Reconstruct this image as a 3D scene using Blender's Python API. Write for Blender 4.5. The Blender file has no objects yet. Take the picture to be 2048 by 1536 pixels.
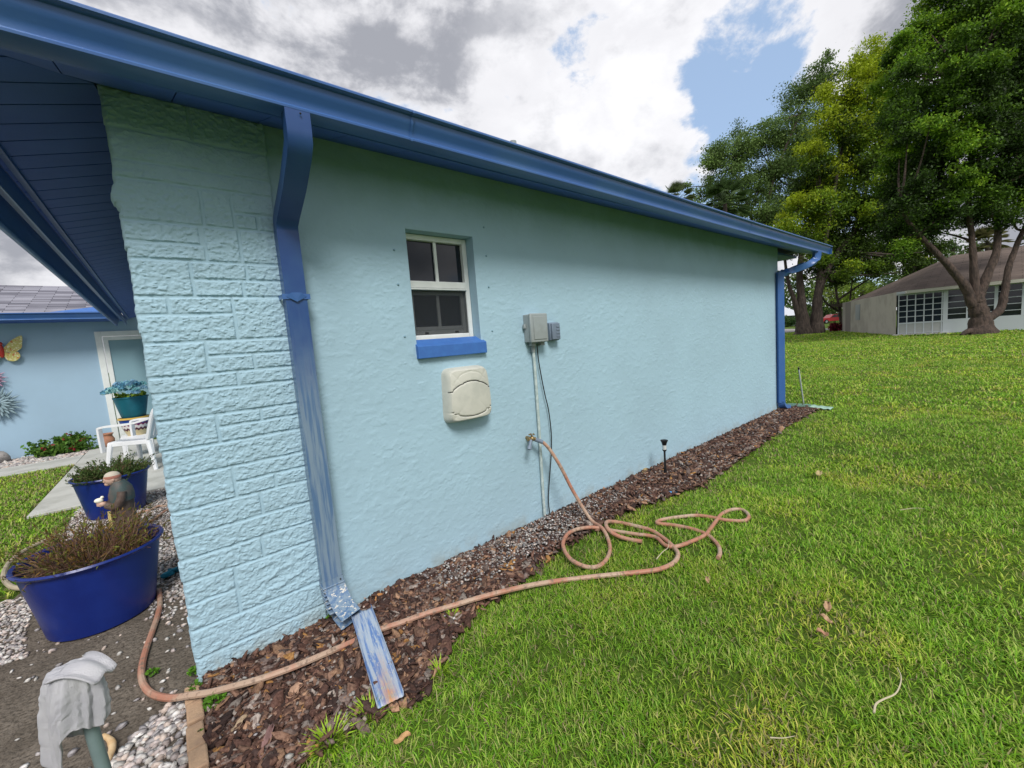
import bpy, math, random
import numpy as np
random.seed(7); rng = np.random.default_rng(11)
C = bpy.context.scene.collection
V = lambda *a: np.array(a, float)

# ------------------------------------------------------------------ camera
F = 825.0; CX, CY = 1024.0, 768.0
def _u(p): return V(p[0]-CX, -(p[1]-CY), -F)
_up = -_u((1637, 8690)); _up /= np.linalg.norm(_up)
_X = _u((2015, 605)); _X -= _X@_up*_up; _X /= np.linalg.norm(_X)
R = np.array([_X, np.cross(_up, _X), _up])
CAM = V(0.049, -2.228, 1.376)
def ray(p): return R@_u(p)
def W(px, py, y=0.0): d = ray((px, py)); return CAM+d*(y-CAM[1])/d[1]        # point on the plane y
def G(px, py, z=0.0): d = ray((px, py)); return CAM+d*(z-CAM[2])/d[2]        # point on the level z
def XP(px, py, x): d = ray((px, py)); return CAM+d*(x-CAM[0])/d[0]
def DP(px, py, dep): return CAM+ray((px, py))*dep/F                          # point at a depth in metres
def proj(P):
    c = (np.asarray(P)-CAM)@R
    return CX+F*c[..., 0]/-c[..., 2], CY-F*c[..., 1]/-c[..., 2], -c[..., 2]
from mathutils import Matrix, Vector
cd = bpy.data.cameras.new('camera'); co = bpy.data.objects.new('camera', cd); C.objects.link(co)
cd.sensor_fit = 'HORIZONTAL'; cd.sensor_width = 36; cd.lens = 36*F/2048; cd.clip_start = .02; cd.clip_end = 2000
m4 = Matrix.Identity(4)
for i in range(3):
    for j in range(3): m4[i][j] = R[i][j]
    m4[i][3] = CAM[i]
co.matrix_world = m4
bpy.context.scene.camera = co

# ------------------------------------------------------------------ light
SUN_DIR = V(-0.34, -0.80, 1.0); SUN_DIR /= np.linalg.norm(SUN_DIR)
sl = bpy.data.lights.new('sun', 'SUN'); so = bpy.data.objects.new('sun', sl); C.objects.link(so)
sl.energy = 2.7; sl.angle = math.radians(19); sl.color = (1, .965, .91)
so.rotation_euler = Vector(SUN_DIR).to_track_quat('Z', 'Y').to_euler()
sc = bpy.context.scene
sc.view_settings.view_transform = 'Standard'; sc.view_settings.look = 'None'
sc.view_settings.exposure = 0.30; sc.view_settings.gamma = 1
w = bpy.data.worlds.new('World'); sc.world = w; w.use_nodes = True

class NT:
    def __init__(s, t): s.t = t; s.n = t.nodes; s.l = t.links
    def add(s, ty, **k):
        o = s.n.new(ty)
        for a, b in k.items(): setattr(o, a, b)
        return o
    def link(s, a, b): s.l.new(a, b)
    def set(s, inp, v):
        if isinstance(v, bpy.types.NodeSocket): s.l.new(v, inp)
        else: inp.default_value = v
    def math(s, op, a, b=None, c=None, clamp=False):
        o = s.add('ShaderNodeMath', operation=op); o.use_clamp = clamp
        s.set(o.inputs[0], a)
        if b is not None: s.set(o.inputs[1], b)
        if c is not None: s.set(o.inputs[2], c)
        return o.outputs[0]
    def vm(s, op, a, b=None, out=0):
        o = s.add('ShaderNodeVectorMath', operation=op); s.set(o.inputs[0], a)
        if b is not None: s.set(o.inputs[1], b)
        return o.outputs[out]
    def noise(s, vec, scale, detail=4, rough=.55, dist=0.0):
        o = s.add('ShaderNodeTexNoise')
        if vec is not None: s.link(vec, o.inputs['Vector'])
        o.inputs['Scale'].default_value = scale; o.inputs['Detail'].default_value = detail
        o.inputs['Roughness'].default_value = rough; o.inputs['Distortion'].default_value = dist
        return o.outputs['Fac']
    def ss(s, v, a, b, c=0.0, d=1.0):
        o = s.add('ShaderNodeMapRange', interpolation_type='SMOOTHSTEP'); s.set(o.inputs[0], v)
        for i, x in enumerate((a, b, c, d)): o.inputs[i+1].default_value = x
        return o.outputs[0]
    def mix(s, f, a, b, mode='MIX'):
        o = s.add('ShaderNodeMix', data_type='RGBA', blend_type=mode)
        s.set(o.inputs[0], f)
        for i, x in ((6, a), (7, b)):
            s.set(o.inputs[i], x if isinstance(x, bpy.types.NodeSocket) else (*x, 1))
        return o.outputs[2]
    def mapping(s, vec, scale=(1, 1, 1), loc=(0, 0, 0), rot=(0, 0, 0)):
        o = s.add('ShaderNodeMapping'); s.link(vec, o.inputs[0])
        o.inputs['Scale'].default_value = scale; o.inputs['Location'].default_value = loc; o.inputs['Rotation'].default_value = rot
        return o.outputs[0]

nt = NT(w.node_tree); bg = w.node_tree.nodes['Background']; bg.inputs['Strength'].default_value = 0.075
sky = nt.add('ShaderNodeTexSky', sky_type='NISHITA'); sky.sun_disc = False
sky.sun_elevation = math.asin(SUN_DIR[2]); sky.sun_rotation = math.atan2(SUN_DIR[0], SUN_DIR[1])
sky.air_density = 1.0; sky.dust_density = .6
tc = nt.add('ShaderNodeTexCoord').outputs['Generated']
dirn = nt.vm('NORMALIZE', tc)
sp = nt.add('ShaderNodeSeparateXYZ'); nt.link(dirn, sp.inputs[0])
zz = nt.math('MAXIMUM', nt.math('ADD', sp.outputs[2], .28), .05)
cmb = nt.add('ShaderNodeCombineXYZ')
nt.link(nt.math('DIVIDE', sp.outputs[0], zz), cmb.inputs[0]); nt.link(nt.math('DIVIDE', sp.outputs[1], zz), cmb.inputs[1])
pl = cmb.outputs[0]
def sdir(px, py): d = ray((px, py)); return tuple(d/np.linalg.norm(d))
def near(px, py, a, b):
    return nt.ss(nt.vm('DOT_PRODUCT', dirn, sdir(px, py), 1), a, b)
pd = nt.mapping(dirn, scale=(1, 1, 1.7), loc=(.35, .2, .1)); n1 = nt.noise(pd, 3.6, 13, .60, .15)
n2 = nt.noise(nt.mapping(pd, loc=(.05, .03, .09)), 3.6, 10, .58, .15)
bias = nt.math('MULTIPLY', near(1410, 330, .978, .999), -.22)
bias = nt.math('ADD', bias, nt.math('MULTIPLY', near(1680, 180, .955, .999), -.17))
bias = nt.math('ADD', bias, nt.math('MULTIPLY', near(1530, 90, .987, .999), -.10))
bias = nt.math('ADD', bias, nt.math('MULTIPLY', near(1800, -60, .93, .99), -.04))
bias = nt.math('ADD', bias, nt.math('MULTIPLY', near(1620, 60, .988, .998), .16))
bias = nt.math('ADD', bias, nt.math('MULTIPLY', near(1790, 0, .985, .999), .20))
bias = nt.math('ADD', bias, nt.math('MULTIPLY', near(1340, 290, .994, .9995), .16))
n3 = nt.noise(nt.mapping(pd, loc=(.4, .1, .3)), 8.0, 10, .62, .2)
nn = nt.math('ADD', nt.math('MULTIPLY', n1, 1.15), nt.math('MULTIPLY', nt.math('SUBTRACT', n3, .5), .75))
cov = nt.math('ADD', nt.math('ADD', nn, bias), .10)
mask = nt.ss(cov, .40, .56)
thick = nt.ss(nt.math('ADD', nt.math('MULTIPLY', n1, .30), nt.math('MULTIPLY', n2, .85)), .53, .66)
edge = nt.ss(cov, .50, .72, 1, 0)
cloud = nt.mix(thick, (9.6, 9.6, 10.0), (4.3, 4.45, 5.0))
cloud = nt.mix(nt.math('MULTIPLY', edge, .7), cloud, (10.2, 10.2, 10.6))
bright = nt.math('MULTIPLY', near(1230, 140, .95, 1), .6)
cloud = nt.mix(nt.math('MULTIPLY', bright, nt.ss(n1, .42, .6)), cloud, (12.5, 12.5, 12.8))
skyc = nt.mix(1.0, sky.outputs[0], (1.10, 1.15, 1.1), 'MULTIPLY')
skyc = nt.mix(.45, skyc, (7.4, 10.0, 14.4))
nt.link(nt.mix(mask, skyc, cloud), bg.inputs['Color'])

# ------------------------------------------------------------------ materials
def mat(name, col, rough=.7, col2=None, nscale=6, nlo=.4, nhi=.65, bump=None, spec=.35, metal=0, stretch=(1, 1, 1), extra=None, attr=False, trans=0, coat=0):
    m = bpy.data.materials.new(name); m.use_nodes = True; t = NT(m.node_tree)
    b = m.node_tree.nodes['Principled BSDF']
    b.inputs['Roughness'].default_value = rough; b.inputs['Metallic'].default_value = metal
    b.inputs['Specular IOR Level'].default_value = spec
    if coat: b.inputs['Coat Weight'].default_value = coat; b.inputs['Coat Roughness'].default_value = .15
    oc = t.add('ShaderNodeTexCoord').outputs['Object']
    vec = t.mapping(oc, scale=stretch)
    c = None
    if attr:
        a = t.add('ShaderNodeAttribute'); a.attribute_name = 'Col'; c = a.outputs['Color']
        if col2: c = t.mix(t.ss(t.noise(vec, nscale), nlo, nhi), c, t.mix(1, c, col2, 'MULTIPLY'))
    elif col2:
        c = t.mix(t.ss(t.noise(vec, nscale, 6), nlo, nhi), col, col2)
    if extra: c = extra(t, oc, c if c is not None else t.mix(0, col, col), b)
    if c is not None: t.link(c, b.inputs['Base Color'])
    else: b.inputs['Base Color'].default_value = (*col, 1)
    if bump:
        bn = t.add('ShaderNodeBump'); bn.inputs['Distance'].default_value = bump[1]; bn.inputs['Strength'].default_value = bump[2] if len(bump) > 2 else 1
        t.link(t.noise(vec, bump[0], 5, .6), bn.inputs['Height']); t.link(bn.outputs[0], b.inputs['Normal'])
    if trans:
        tr = t.add('ShaderNodeBsdfTranslucent'); t.link(c, tr.inputs[0]) if c is not None else None
        ms = t.add('ShaderNodeMixShader'); ms.inputs[0].default_value = trans
        out = m.node_tree.nodes['Material Output']
        t.link(b.outputs[0], ms.inputs[1]); t.link(tr.outputs[0], ms.inputs[2]); t.link(ms.outputs[0], out.inputs[0])
    return m

PAINT = (.355, .52, .62)
def stucco(name, col=PAINT, amp=1.0, stain_shade=True):
    m = bpy.data.materials.new(name); m.use_nodes = True; t = NT(m.node_tree)
    b = m.node_tree.nodes['Principled BSDF']; b.inputs['Roughness'].default_value = .8; b.inputs['Specular IOR Level'].default_value = .2
    oc = t.add('ShaderNodeTexCoord').outputs['Object']
    v1 = t.mapping(oc, scale=(.85, 1, 1.7), rot=(0, .12, 0))
    h = t.math('ADD', t.math('MULTIPLY', t.noise(v1, 28, 5, .6, .6), .8), t.math('MULTIPLY', t.noise(oc, 160, 3), .25))
    bn = t.add('ShaderNodeBump'); bn.inputs['Distance'].default_value = .0022*amp; bn.inputs['Strength'].default_value = .8
    t.link(h, bn.inputs['Height']); t.link(bn.outputs[0], b.inputs['Normal'])
    big = t.noise(oc, .9, 6, .6)
    c = t.mix(t.ss(big, .35, .7), col, tuple(x*.90+.01 for x in col))
    if stain_shade:
        sx = t.add('ShaderNodeSeparateXYZ'); t.link(oc, sx.inputs[0])
        # grey splash marks low on the wall and faint mildew mixed with painted eave shade near the top
        lo = t.math('MULTIPLY', t.ss(sx.outputs[2], .02, .16, 1, 0), t.ss(t.noise(oc, 7, 6, .7), .42, .62))
        c = t.mix(t.math('MULTIPLY', lo, .55), c, (.30, .33, .30))
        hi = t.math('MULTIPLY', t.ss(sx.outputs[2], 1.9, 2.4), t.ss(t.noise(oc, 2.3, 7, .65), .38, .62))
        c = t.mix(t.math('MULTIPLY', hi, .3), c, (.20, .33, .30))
    t.link(c, b.inputs['Base Color'])
    return m
M = {}
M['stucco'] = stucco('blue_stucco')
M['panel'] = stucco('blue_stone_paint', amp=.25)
M['backwall'] = stucco('blue_back_wall', (.35, .50, .64), amp=.5, stain_shade=False)
BL = (.040, .118, .34)
M['trim'] = mat('blue_trim', BL, .34, (.052, .135, .34), 3, spec=.5, bump=(60, .0004))
M['soffit'] = mat('blue_soffit', (.050, .115, .40), .55, (.058, .13, .43), 5, bump=(90, .0006))
M['sill'] = mat('blue_sill', (.045, .14, .42), .55, (.05, .16, .46), 20, bump=(80, .0008))
def worn(t, oc, c, b):
    s = t.add('ShaderNodeSeparateXYZ'); t.link(oc, s.inputs[0])
    st = t.noise(t.mapping(oc, scale=(60, 60, 3)), 1.0, 5, .6)
    st2 = t.noise(oc, 3, 5, .6)
    hgt = t.ss(t.math('ADD', s.outputs[2], t.math('MULTIPLY', t.math('ADD', st, st2), -.7)), .95, .35)
    c = t.mix(hgt, c, t.mix(t.ss(st, .42, .62), (.19, .265, .35), (.085, .16, .29)))
    chip = t.math('MULTIPLY', t.ss(t.noise(t.mapping(oc, scale=(50, 50, 110)), 1, 3), .58, .62), t.ss(s.outputs[2], .235, .20))
    return t.mix(chip, c, (.55, .54, .50))
M['spout'] = mat('worn_blue_downspout', (.022, .065, .22), .34, (.03, .085, .24), 4, spec=.5, extra=worn)
def rusty(t, oc, c, b):
    s = t.add('ShaderNodeSeparateXYZ'); t.link(oc, s.inputs[0])
    st = t.noise(t.mapping(oc, scale=(30, 2.0, 1)), 2.2, 7, .62); mid = t.ss(t.math('ABSOLUTE', t.math('ADD', s.outputs[0], .004)), .045, .0)
    r = t.math('MULTIPLY', mid, t.ss(t.math('ADD', s.outputs[1], t.math('MULTIPLY', st, .6)), .35, -.15))
    c = t.mix(t.ss(st, .45, .6), (.36, .43, .52), (.10, .19, .42))
    c = t.mix(t.ss(t.noise(t.mapping(oc, scale=(3, 1, 1)), 40, 5), .56, .70), c, (.45, .46, .45))
    return t.mix(r, c, t.mix(t.ss(t.noise(oc, 30, 4), .4, .6), (.50, .20, .05), (.40, .27, .15)))
M['rusty'] = mat('rusty_blue_metal', (.3, .4, .6), .55, extra=rusty, spec=.4, bump=(70, .0006))
M['white'] = mat('white_vinyl', (.76, .79, .78), .45, (.70, .73, .72), 8)
M['chairwhite'] = mat('white_plastic', (.80, .81, .84), .4, (.72, .73, .76), 5)
def glassmat(name, col, rough=.06, alpha=None):
    m = mat(name, col, rough, spec=.5)
    return m
M['glass'] = glassmat('dark_glass', (.010, .014, .022))
M['screen'] = mat('insect_screen', (.03, .035, .04), .8, spec=.1)
_t = NT(M['screen'].node_tree); _tr = _t.add('ShaderNodeBsdfTransparent'); _ms = _t.add('ShaderNodeMixShader'); _ms.inputs[0].default_value = .45
_t.link(_tr.outputs[0], _ms.inputs[1]); _t.link(_t.n['Principled BSDF'].outputs[0], _ms.inputs[2]); _t.link(_ms.outputs[0], _t.n['Material Output'].inputs[0])
M['black'] = mat('black_plastic', (.012, .012, .014), .4)
M['greybox'] = mat('grey_painted_metal', (.30, .34, .35), .5, (.26, .29, .29), 9, bump=(50, .0006))
M['greybox2'] = mat('slate_grey_box', (.17, .22, .29), .45, (.15, .19, .25), 9)
M['vent'] = mat('weathered_beige_plastic', (.56, .56, .50), .55, (.47, .48, .43), 7, bump=(60, .0004))
M['brass'] = mat('tarnished_brass', (.38, .27, .12), .45, (.14, .11, .08), 60, metal=.7)
def hosecol(t, oc, c, b):
    a = t.noise(oc, 5, 5, .6); d = t.noise(oc, 45, 4)
    c = t.mix(t.ss(a, .42, .62), (.40, .18, .12), (.43, .31, .23))
    return t.mix(t.ss(d, .52, .7), c, (.22, .15, .11))
M['hose'] = mat('faded_red_hose', (.4, .2, .13), .5, extra=hosecol, bump=(90, .0006))
M['tanhose'] = mat('tan_hose', (.40, .34, .24), .55, (.30, .26, .19), 9)
def pipecol(t, oc, c, b):
    return t.mix(t.ss(t.noise(oc, 25, 5, .6), .46, .58), (.38, .47, .46), (.50, .58, .57))
M['conduit'] = mat('weathered_pipe', (.4, .5, .5), .6, extra=pipecol, bump=(80, .0006))
M['pot'] = mat('cobalt_plastic', (.005, .019, .165), .33, (.007, .026, .20), 5, spec=.5, bump=(30, .0008))
M['teal'] = mat('teal_plastic', (.010, .115, .165), .4, (.012, .14, .20), 6)
M['soil'] = mat('potting_soil', (.045, .032, .022), .95, (.09, .06, .04), 30, bump=(60, .01))
M['terra'] = mat('terracotta', (.42, .20, .12), .8, (.35, .17, .11), 12)
M['concrete'] = mat('pale_concrete', (.48, .48, .45), .85, (.38, .38, .35), 3, bump=(60, .002))
M['brick'] = mat('tan_edging_stone', (.45, .30, .19), .85, (.36, .24, .16), 12, bump=(70, .004))
M['cloth'] = mat('grey_terry_cloth', (.50, .50, .54), .95, (.57, .57, .60), 14, bump=(500, .004), spec=.1)
M['stake'] = mat('grey_green_pipe', (.15, .21, .21), .35, (.20, .27, .27), 6)
M['bark'] = mat('tree_bark', (.045, .035, .030), .95, (.085, .066, .055), 3, stretch=(3, 3, .6), bump=(7, .07))
M['barklt'] = mat('pinkish_grey_bark', (.115, .082, .068), .95, (.055, .042, .036), 3.5, stretch=(3, 3, .8), bump=(9, .12))
M['leaf'] = mat('tree_foliage', (.1, .2, .05), .6, attr=True, trans=.35, spec=.25)
M['grass'] = mat('grass_blades', (.1, .2, .05), .5, attr=True, trans=.38, spec=.3)
M['chips'] = mat('bark_chips', (.1, .05, .03), .85, attr=True, col2=(.55, .5, .5), nscale=90, bump=(120, .003), spec=.25)
M['stones'] = mat('gravel_stones', (.5, .5, .5), .8, attr=True, col2=(.75, .72, .7), nscale=60, bump=(90, .002))
M['ground'] = None
def groundcol(t, oc, c, b):
    n = t.noise(oc, .35, 6, .6); f = t.noise(oc, 18, 6, .7)
    c = t.mix(t.ss(n, .35, .65), (.055, .095, .012), (.075, .13, .016))
    return t.mix(t.ss(f, .5, .72), c, (.11, .12, .045))
M['lawn'] = mat('lawn_ground', (.1, .1, .03), .95, extra=groundcol, bump=(30, .03), spec=.1)
M['bedsoil'] = mat('bed_soil', (.035, .022, .017), .95, (.07, .045, .033), 25, bump=(50, .02), spec=.1)
def dirtcol(t, oc, c, b):
    n = t.noise(oc, 5, 6, .65); f = t.noise(t.mapping(oc, scale=(1, 1, 1)), 70, 5, .7)
    c = t.mix(t.ss(n, .35, .65), (.125, .105, .085), (.20, .17, .14))
    return t.mix(t.ss(f, .45, .65), c, (.075, .062, .05))
M['dirt'] = mat('bare_dirt', (.1, .1, .1), .95, extra=dirtcol, bump=(45, .02), spec=.1)
M['asphalt'] = mat('road_surface', (.30, .28, .28), .9, (.24, .23, .23), 2)
def shingle(name, a, b_, s):
    def ex(t, oc, c, b):
        br = t.add('ShaderNodeTexBrick'); sx = t.add('ShaderNodeSeparateXYZ'); t.link(oc, sx.inputs[0]); cb_ = t.add('ShaderNodeCombineXYZ')
        t.link(t.math('MULTIPLY', sx.outputs[s[0]], s[1]), cb_.inputs[0]); t.link(t.math('MULTIPLY', sx.outputs[2], s[2]), cb_.inputs[1]); t.link(cb_.outputs[0], br.inputs['Vector'])
        br.inputs['Color1'].default_value = (*a, 1); br.inputs['Color2'].default_value = (*b_, 1); br.inputs['Mortar'].default_value = (*[x*.35 for x in a], 1)
        br.inputs['Scale'].default_value = 1; br.inputs['Mortar Size'].default_value = .010; br.inputs['Brick Width'].default_value = .9; br.inputs['Row Height'].default_value = .42
        return t.mix(t.ss(t.noise(oc, 1.2, 6), .4, .7), br.outputs[0], t.mix(1, br.outputs[0], (.7, .7, .72), 'MULTIPLY'))
    return mat(name, a, .9, extra=ex, spec=.2)
M['shingleG'] = shingle('grey_shingles', (.12, .12, .15), (.30, .30, .35), (0, 1.9, 15))
M['shingleB'] = shingle('brown_shingles', (.125, .098, .085), (.165, .128, .11), (1, 1.2, 5))
M['nwall'] = mat('pale_stucco', (.40, .375, .32), .85, (.32, .30, .255), 1.0, bump=(25, .006))
M['nwhite'] = mat('white_frames', (.50, .55, .58), .6)
M['ntrim'] = mat('beige_fascia', (.50, .49, .43), .6)

# ------------------------------------------------------------------ mesh helpers
class MB:
    def __init__(s): s.v = []; s.f = []; s.n = 0; s.cols = []
    def add(s, v, f, col=None):
        v = np.asarray(v, float).reshape(-1, 3); s.v.append(v)
        s.f += [tuple(int(i)+s.n for i in q) for q in f]; s.n += len(v)
        s.cols.append(np.tile(col if col is not None else (1, 1, 1), (len(v), 1)))
        return s
    def box(s, lo, hi, col=None, Mx=None):
        x0, y0, z0 = lo; x1, y1, z1 = hi
        v = np.array([(x, y, z) for x in (x0, x1) for y in (y0, y1) for z in (z0, z1)], float)
        if Mx is not None: v = v@Mx[0].T+Mx[1]
        return s.add(v, [(0, 1, 3, 2), (4, 6, 7, 5), (0, 4, 5, 1), (2, 3, 7, 6), (0, 2, 6, 4), (1, 5, 7, 3)], col)
    def beam(s, a, b, wd, ht, up=(0, 0, 1), col=None):
        a = V(*a); b = V(*b); d = b-a; L = np.linalg.norm(d); d = d/L; u = V(*up); sd = np.cross(d, u); sd /= np.linalg.norm(sd); u = np.cross(sd, d)
        return s.box((0, -wd/2, -ht/2), (L, wd/2, ht/2), col, (np.array([d, sd, u]).T, a))
    def tube(s, path, r, seg=10, col=None, cap=True):
        path = np.array(path, float); n = len(path); r = np.broadcast_to(np.array(r, float), (n,))
        t = np.gradient(path, axis=0); t /= np.linalg.norm(t, axis=1)[:, None]+1e-12
        u = np.cross(t[0], V(0, 0, 1)); u = u if np.linalg.norm(u) > .05 else V(1, 0, 0)
        vs = []; an = np.linspace(0, 2*math.pi, seg, endpoint=False)
        for i in range(n):
            u = u-(u@t[i])*t[i]; u /= np.linalg.norm(u); q = np.cross(t[i], u)
            vs.append(path[i]+r[i]*(np.cos(an)[:, None]*u+np.sin(an)[:, None]*q))
        v = np.concatenate(vs); f = []
        for i in range(n-1):
            for k in range(seg):
                a = i*seg+k; b = i*seg+(k+1) % seg; f.append((a, b, b+seg, a+seg))
        if cap: f.append(tuple(range(seg))[::-1]); f.append(tuple(range((n-1)*seg, n*seg)))
        return s.add(v, f, col)
    def sweep(s, prof, path, up=(0, 0, 1), closed=True, side=None):
        # prof: list of (a, b) ; a along 'side', b along up
        path = np.array(path, float); n = len(path); m = len(prof); vs = []
        t = np.gradient(path, axis=0); t /= np.linalg.norm(t, axis=1)[:, None]
        for i in range(n):
            sd = V(*side) if side is not None else np.cross(t[i], V(*up)); sd = sd-(sd@t[i])*t[i]; sd /= np.linalg.norm(sd); u = np.cross(sd, t[i])
            if i in (0, n-1): k = 1
            else:
                d0 = path[i]-path[i-1]; d0 /= np.linalg.norm(d0); k = 1/max(.5, abs(d0@t[i]))
            for a, b in prof: vs.append(path[i]+a*sd+b*u*k)
        f = []
        for i in range(n-1):
            for k in range(m if closed else m-1):
                a = i*m+k; b = i*m+(k+1) % m; f.append((a, b, b+m, a+m))
        if closed: f.append(tuple(range(m))[::-1]); f.append(tuple(range((n-1)*m, n*m)))
        return s.add(vs, f)
    def lathe(s, prof, seg=32, loc=(0, 0, 0), col=None, sx=1, sy=1, cap=True, wob=None):
        an = np.linspace(0, 2*math.pi, seg, endpoint=False); vs = []
        for r, z in prof:
            rr = r*np.ones(seg) if wob is None else r*wob(an, z)
            vs.append(np.stack([rr*np.cos(an)*sx, rr*np.sin(an)*sy, np.full(seg, z)], 1))
        f = []
        for i in range(len(prof)-1):
            for k in range(seg):
                a = i*seg+k; b = i*seg+(k+1) % seg; f.append((a, b, b+seg, a+seg))
        if cap: f.append(tuple(range(seg))[::-1]); f.append(tuple(range((len(prof)-1)*seg, len(prof)*seg)))
        return s.add(np.concatenate(vs)+V(*loc), f, col)
    def ball(s, c, r, seg=12, ring=8, col=None, rot=None, noise=0):
        r = V(*r) if hasattr(r, '__len__') else V(r, r, r); vs = []
        for i in range(ring+1):
            th = math.pi*i/ring
            for k in range(seg):
                p = 2*math.pi*k/seg; vs.append((math.sin(th)*math.cos(p), math.sin(th)*math.sin(p), math.cos(th)))
        v = np.array(vs)
        if noise:
            q = v@rng.normal(size=(3, 4))*2; v = v*(1+noise*np.sin(q+rng.uniform(0, 6, 4)).sum(1)[:, None]/2)
        v = v*r
        if rot is not None: v = v@rot.T
        f = [(i*seg+k, (i+1)*seg+k, (i+1)*seg+(k+1) % seg, i*seg+(k+1) % seg) for i in range(ring) for k in range(seg)]
        return s.add(v+V(*c), f, col)
    def grid(s, P, col=None):
        h, w_ = P.shape[:2]; i = np.arange(h*w_).reshape(h, w_)
        f = np.stack([i[:-1, :-1], i[:-1, 1:], i[1:, 1:], i[1:, :-1]], -1).reshape(-1, 4)
        return s.add(P.reshape(-1, 3), f.tolist(), col)
    def poly(s, pts): return s.add(pts, [tuple(range(len(pts)))])
    def build(s, name, m, parent=None, smooth=True, bevel=0, origin=None, fixn=True):
        v = np.concatenate(s.v)
        me = bpy.data.meshes.new(name)
        o = bpy.data.objects.new(name, me); C.objects.link(o)
        if parent is not None:
            o.parent = parent; v = v-np.array(wpos(parent)); o['_w'] = [0.0, 0, 0]
        if origin is not None and parent is None:
            v = v-V(*origin); o.location = origin
        me.from_pydata(v.tolist(), [], s.f); me.validate()
        if any((c != 1).any() for c in s.cols):
            at = me.color_attributes.new('Col', 'FLOAT_COLOR', 'POINT'); c = np.concatenate(s.cols)
            at.data.foreach_set('color', np.hstack([c, np.ones((len(c), 1))]).ravel())
        me.materials.append(m)
        if fixn:
            import bmesh
            b = bmesh.new(); b.from_mesh(me); bmesh.ops.recalc_face_normals(b, faces=b.faces); b.to_mesh(me); b.free()
        if smooth:
            me.polygons.foreach_set('use_smooth', [True]*len(me.polygons))
            try: me.set_sharp_from_angle(angle=math.radians(38))
            except Exception: pass
        if bevel:
            bm_ = o.modifiers.new('bevel', 'BEVEL'); bm_.width = bevel; bm_.segments = 2; bm_.limit_method = 'ANGLE'; bm_.angle_limit = math.radians(40)
        if '_w' in o: del o['_w']
        return o
WP = {}
def wpos(o):
    p = V(0, 0, 0)
    while o is not None: p = p+np.array(o.location); o = o.parent
    return p
def tag(o, label=None, cat=None, group=None, kind=None):
    if label: o['label'] = label
    if cat: o['category'] = cat
    if group: o['group'] = group
    if kind: o['kind'] = kind
    return o
def thing(name, loc, label, cat, group=None):
    o = bpy.data.objects.new(name, None); C.objects.link(o); o.location = tuple(float(x) for x in loc); o.empty_display_size = .1
    return tag(o, label, cat, group)
def fastmesh(name, verts, faces_flat, sizes, m, cols, smooth=False):
    me = bpy.data.meshes.new(name); nv = len(verts); me.vertices.add(nv); me.vertices.foreach_set('co', verts.astype(np.float32).ravel())
    me.loops.add(len(faces_flat)); me.loops.foreach_set('vertex_index', faces_flat.astype(np.int32))
    st = np.concatenate([[0], np.cumsum(sizes)[:-1]]).astype(np.int32)
    me.polygons.add(len(sizes)); me.polygons.foreach_set('loop_start', st)
    me.update(calc_edges=True)
    at = me.color_attributes.new('Col', 'FLOAT_COLOR', 'POINT'); at.data.foreach_set('color', np.hstack([cols, np.ones((nv, 1))]).astype(np.float32).ravel())
    me.materials.append(m)
    if smooth: me.polygons.foreach_set('use_smooth', [True]*len(sizes))
    o = bpy.data.objects.new(name, me); C.objects.link(o); return o
def smoothpath(pts, n=8):
    p = np.array(pts, float); p = np.vstack([2*p[0]-p[1], p, 2*p[-1]-p[-2]]); out = []
    for i in range(1, len(p)-2):
        for t in np.linspace(0, 1, n, endpoint=False):
            a, b, c, d = p[i-1:i+3]; out.append(.5*((2*b)+(-a+c)*t+(2*a-5*b+4*c-d)*t*t+(-a+3*b-3*c+d)*t**3))
    out.append(p[-2]); return np.array(out)
_tabs = {}
def vnoise(x, y, seed=0):
    if seed not in _tabs: _tabs[seed] = np.random.default_rng(seed).random((256, 256))
    T = _tabs[seed]; xi = np.floor(x).astype(int); yi = np.floor(y).astype(int); fx = x-xi; fy = y-yi
    fx = fx*fx*(3-2*fx); fy = fy*fy*(3-2*fy); a = lambda i, j: T[(xi+i) & 255, (yi+j) & 255]
    return (a(0, 0)*(1-fx)+a(1, 0)*fx)*(1-fy)+(a(0, 1)*(1-fx)+a(1, 1)*fx)*fy
def fbm(x, y, o=4, seed=0): return sum(vnoise(x*2**k, y*2**k, seed+k)/2**(k+1) for k in range(o))
def inpoly(x, y, poly):
    r = np.zeros(x.shape, bool); n = len(poly)
    for i in range(n):
        x0, y0 = poly[i]; x1, y1 = poly[(i+1) % n]
        c = ((y0 > y) != (y1 > y)) & (x < (x1-x0)*(y-y0)/((y1-y0) if y1 != y0 else 1e-9)+x0); r ^= c
    return r

# ------------------------------------------------------------------ ground
def sheet(name, pts, z, m, kind='structure'):
    return tag(MB().poly([(p[0], p[1], z) for p in pts]).build(name, m, smooth=False), kind=kind)
sheet('ground', [(-900, -900), (1500, -900), (1500, 1500), (-900, 1500)], -.012, M['lawn'])
BEDPX = [(560, 1560), (640, 1480), (720, 1440), (840, 1385), (880, 1300), (950, 1215), (1060, 1150), (1130, 1095), (1250, 1025), (1400, 975), (1480, 920), (1560, 862), (1635, 820)]
bedge = [(0.0, -.80)]+[tuple(G(*p)[:2]) for p in BEDPX]+[(7.6, -.1)]
BED = bedge+[(7.35, .0), (.0, .0)]
sheet('mulch_bed', BED, 0.0, M['bedsoil'])
PEB = [(0, .0), (0, 4.7), (-.75, 4.7), (-.85, 3.85), (-.82, 2.9), (-.80, 2.1), (-.90, 1.6), (-2.2, 1.1), (-2.2, -2), (0, -2), (0, -.5)]
sheet('dirt_patch', PEB, 0.0, M['dirt'])
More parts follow.
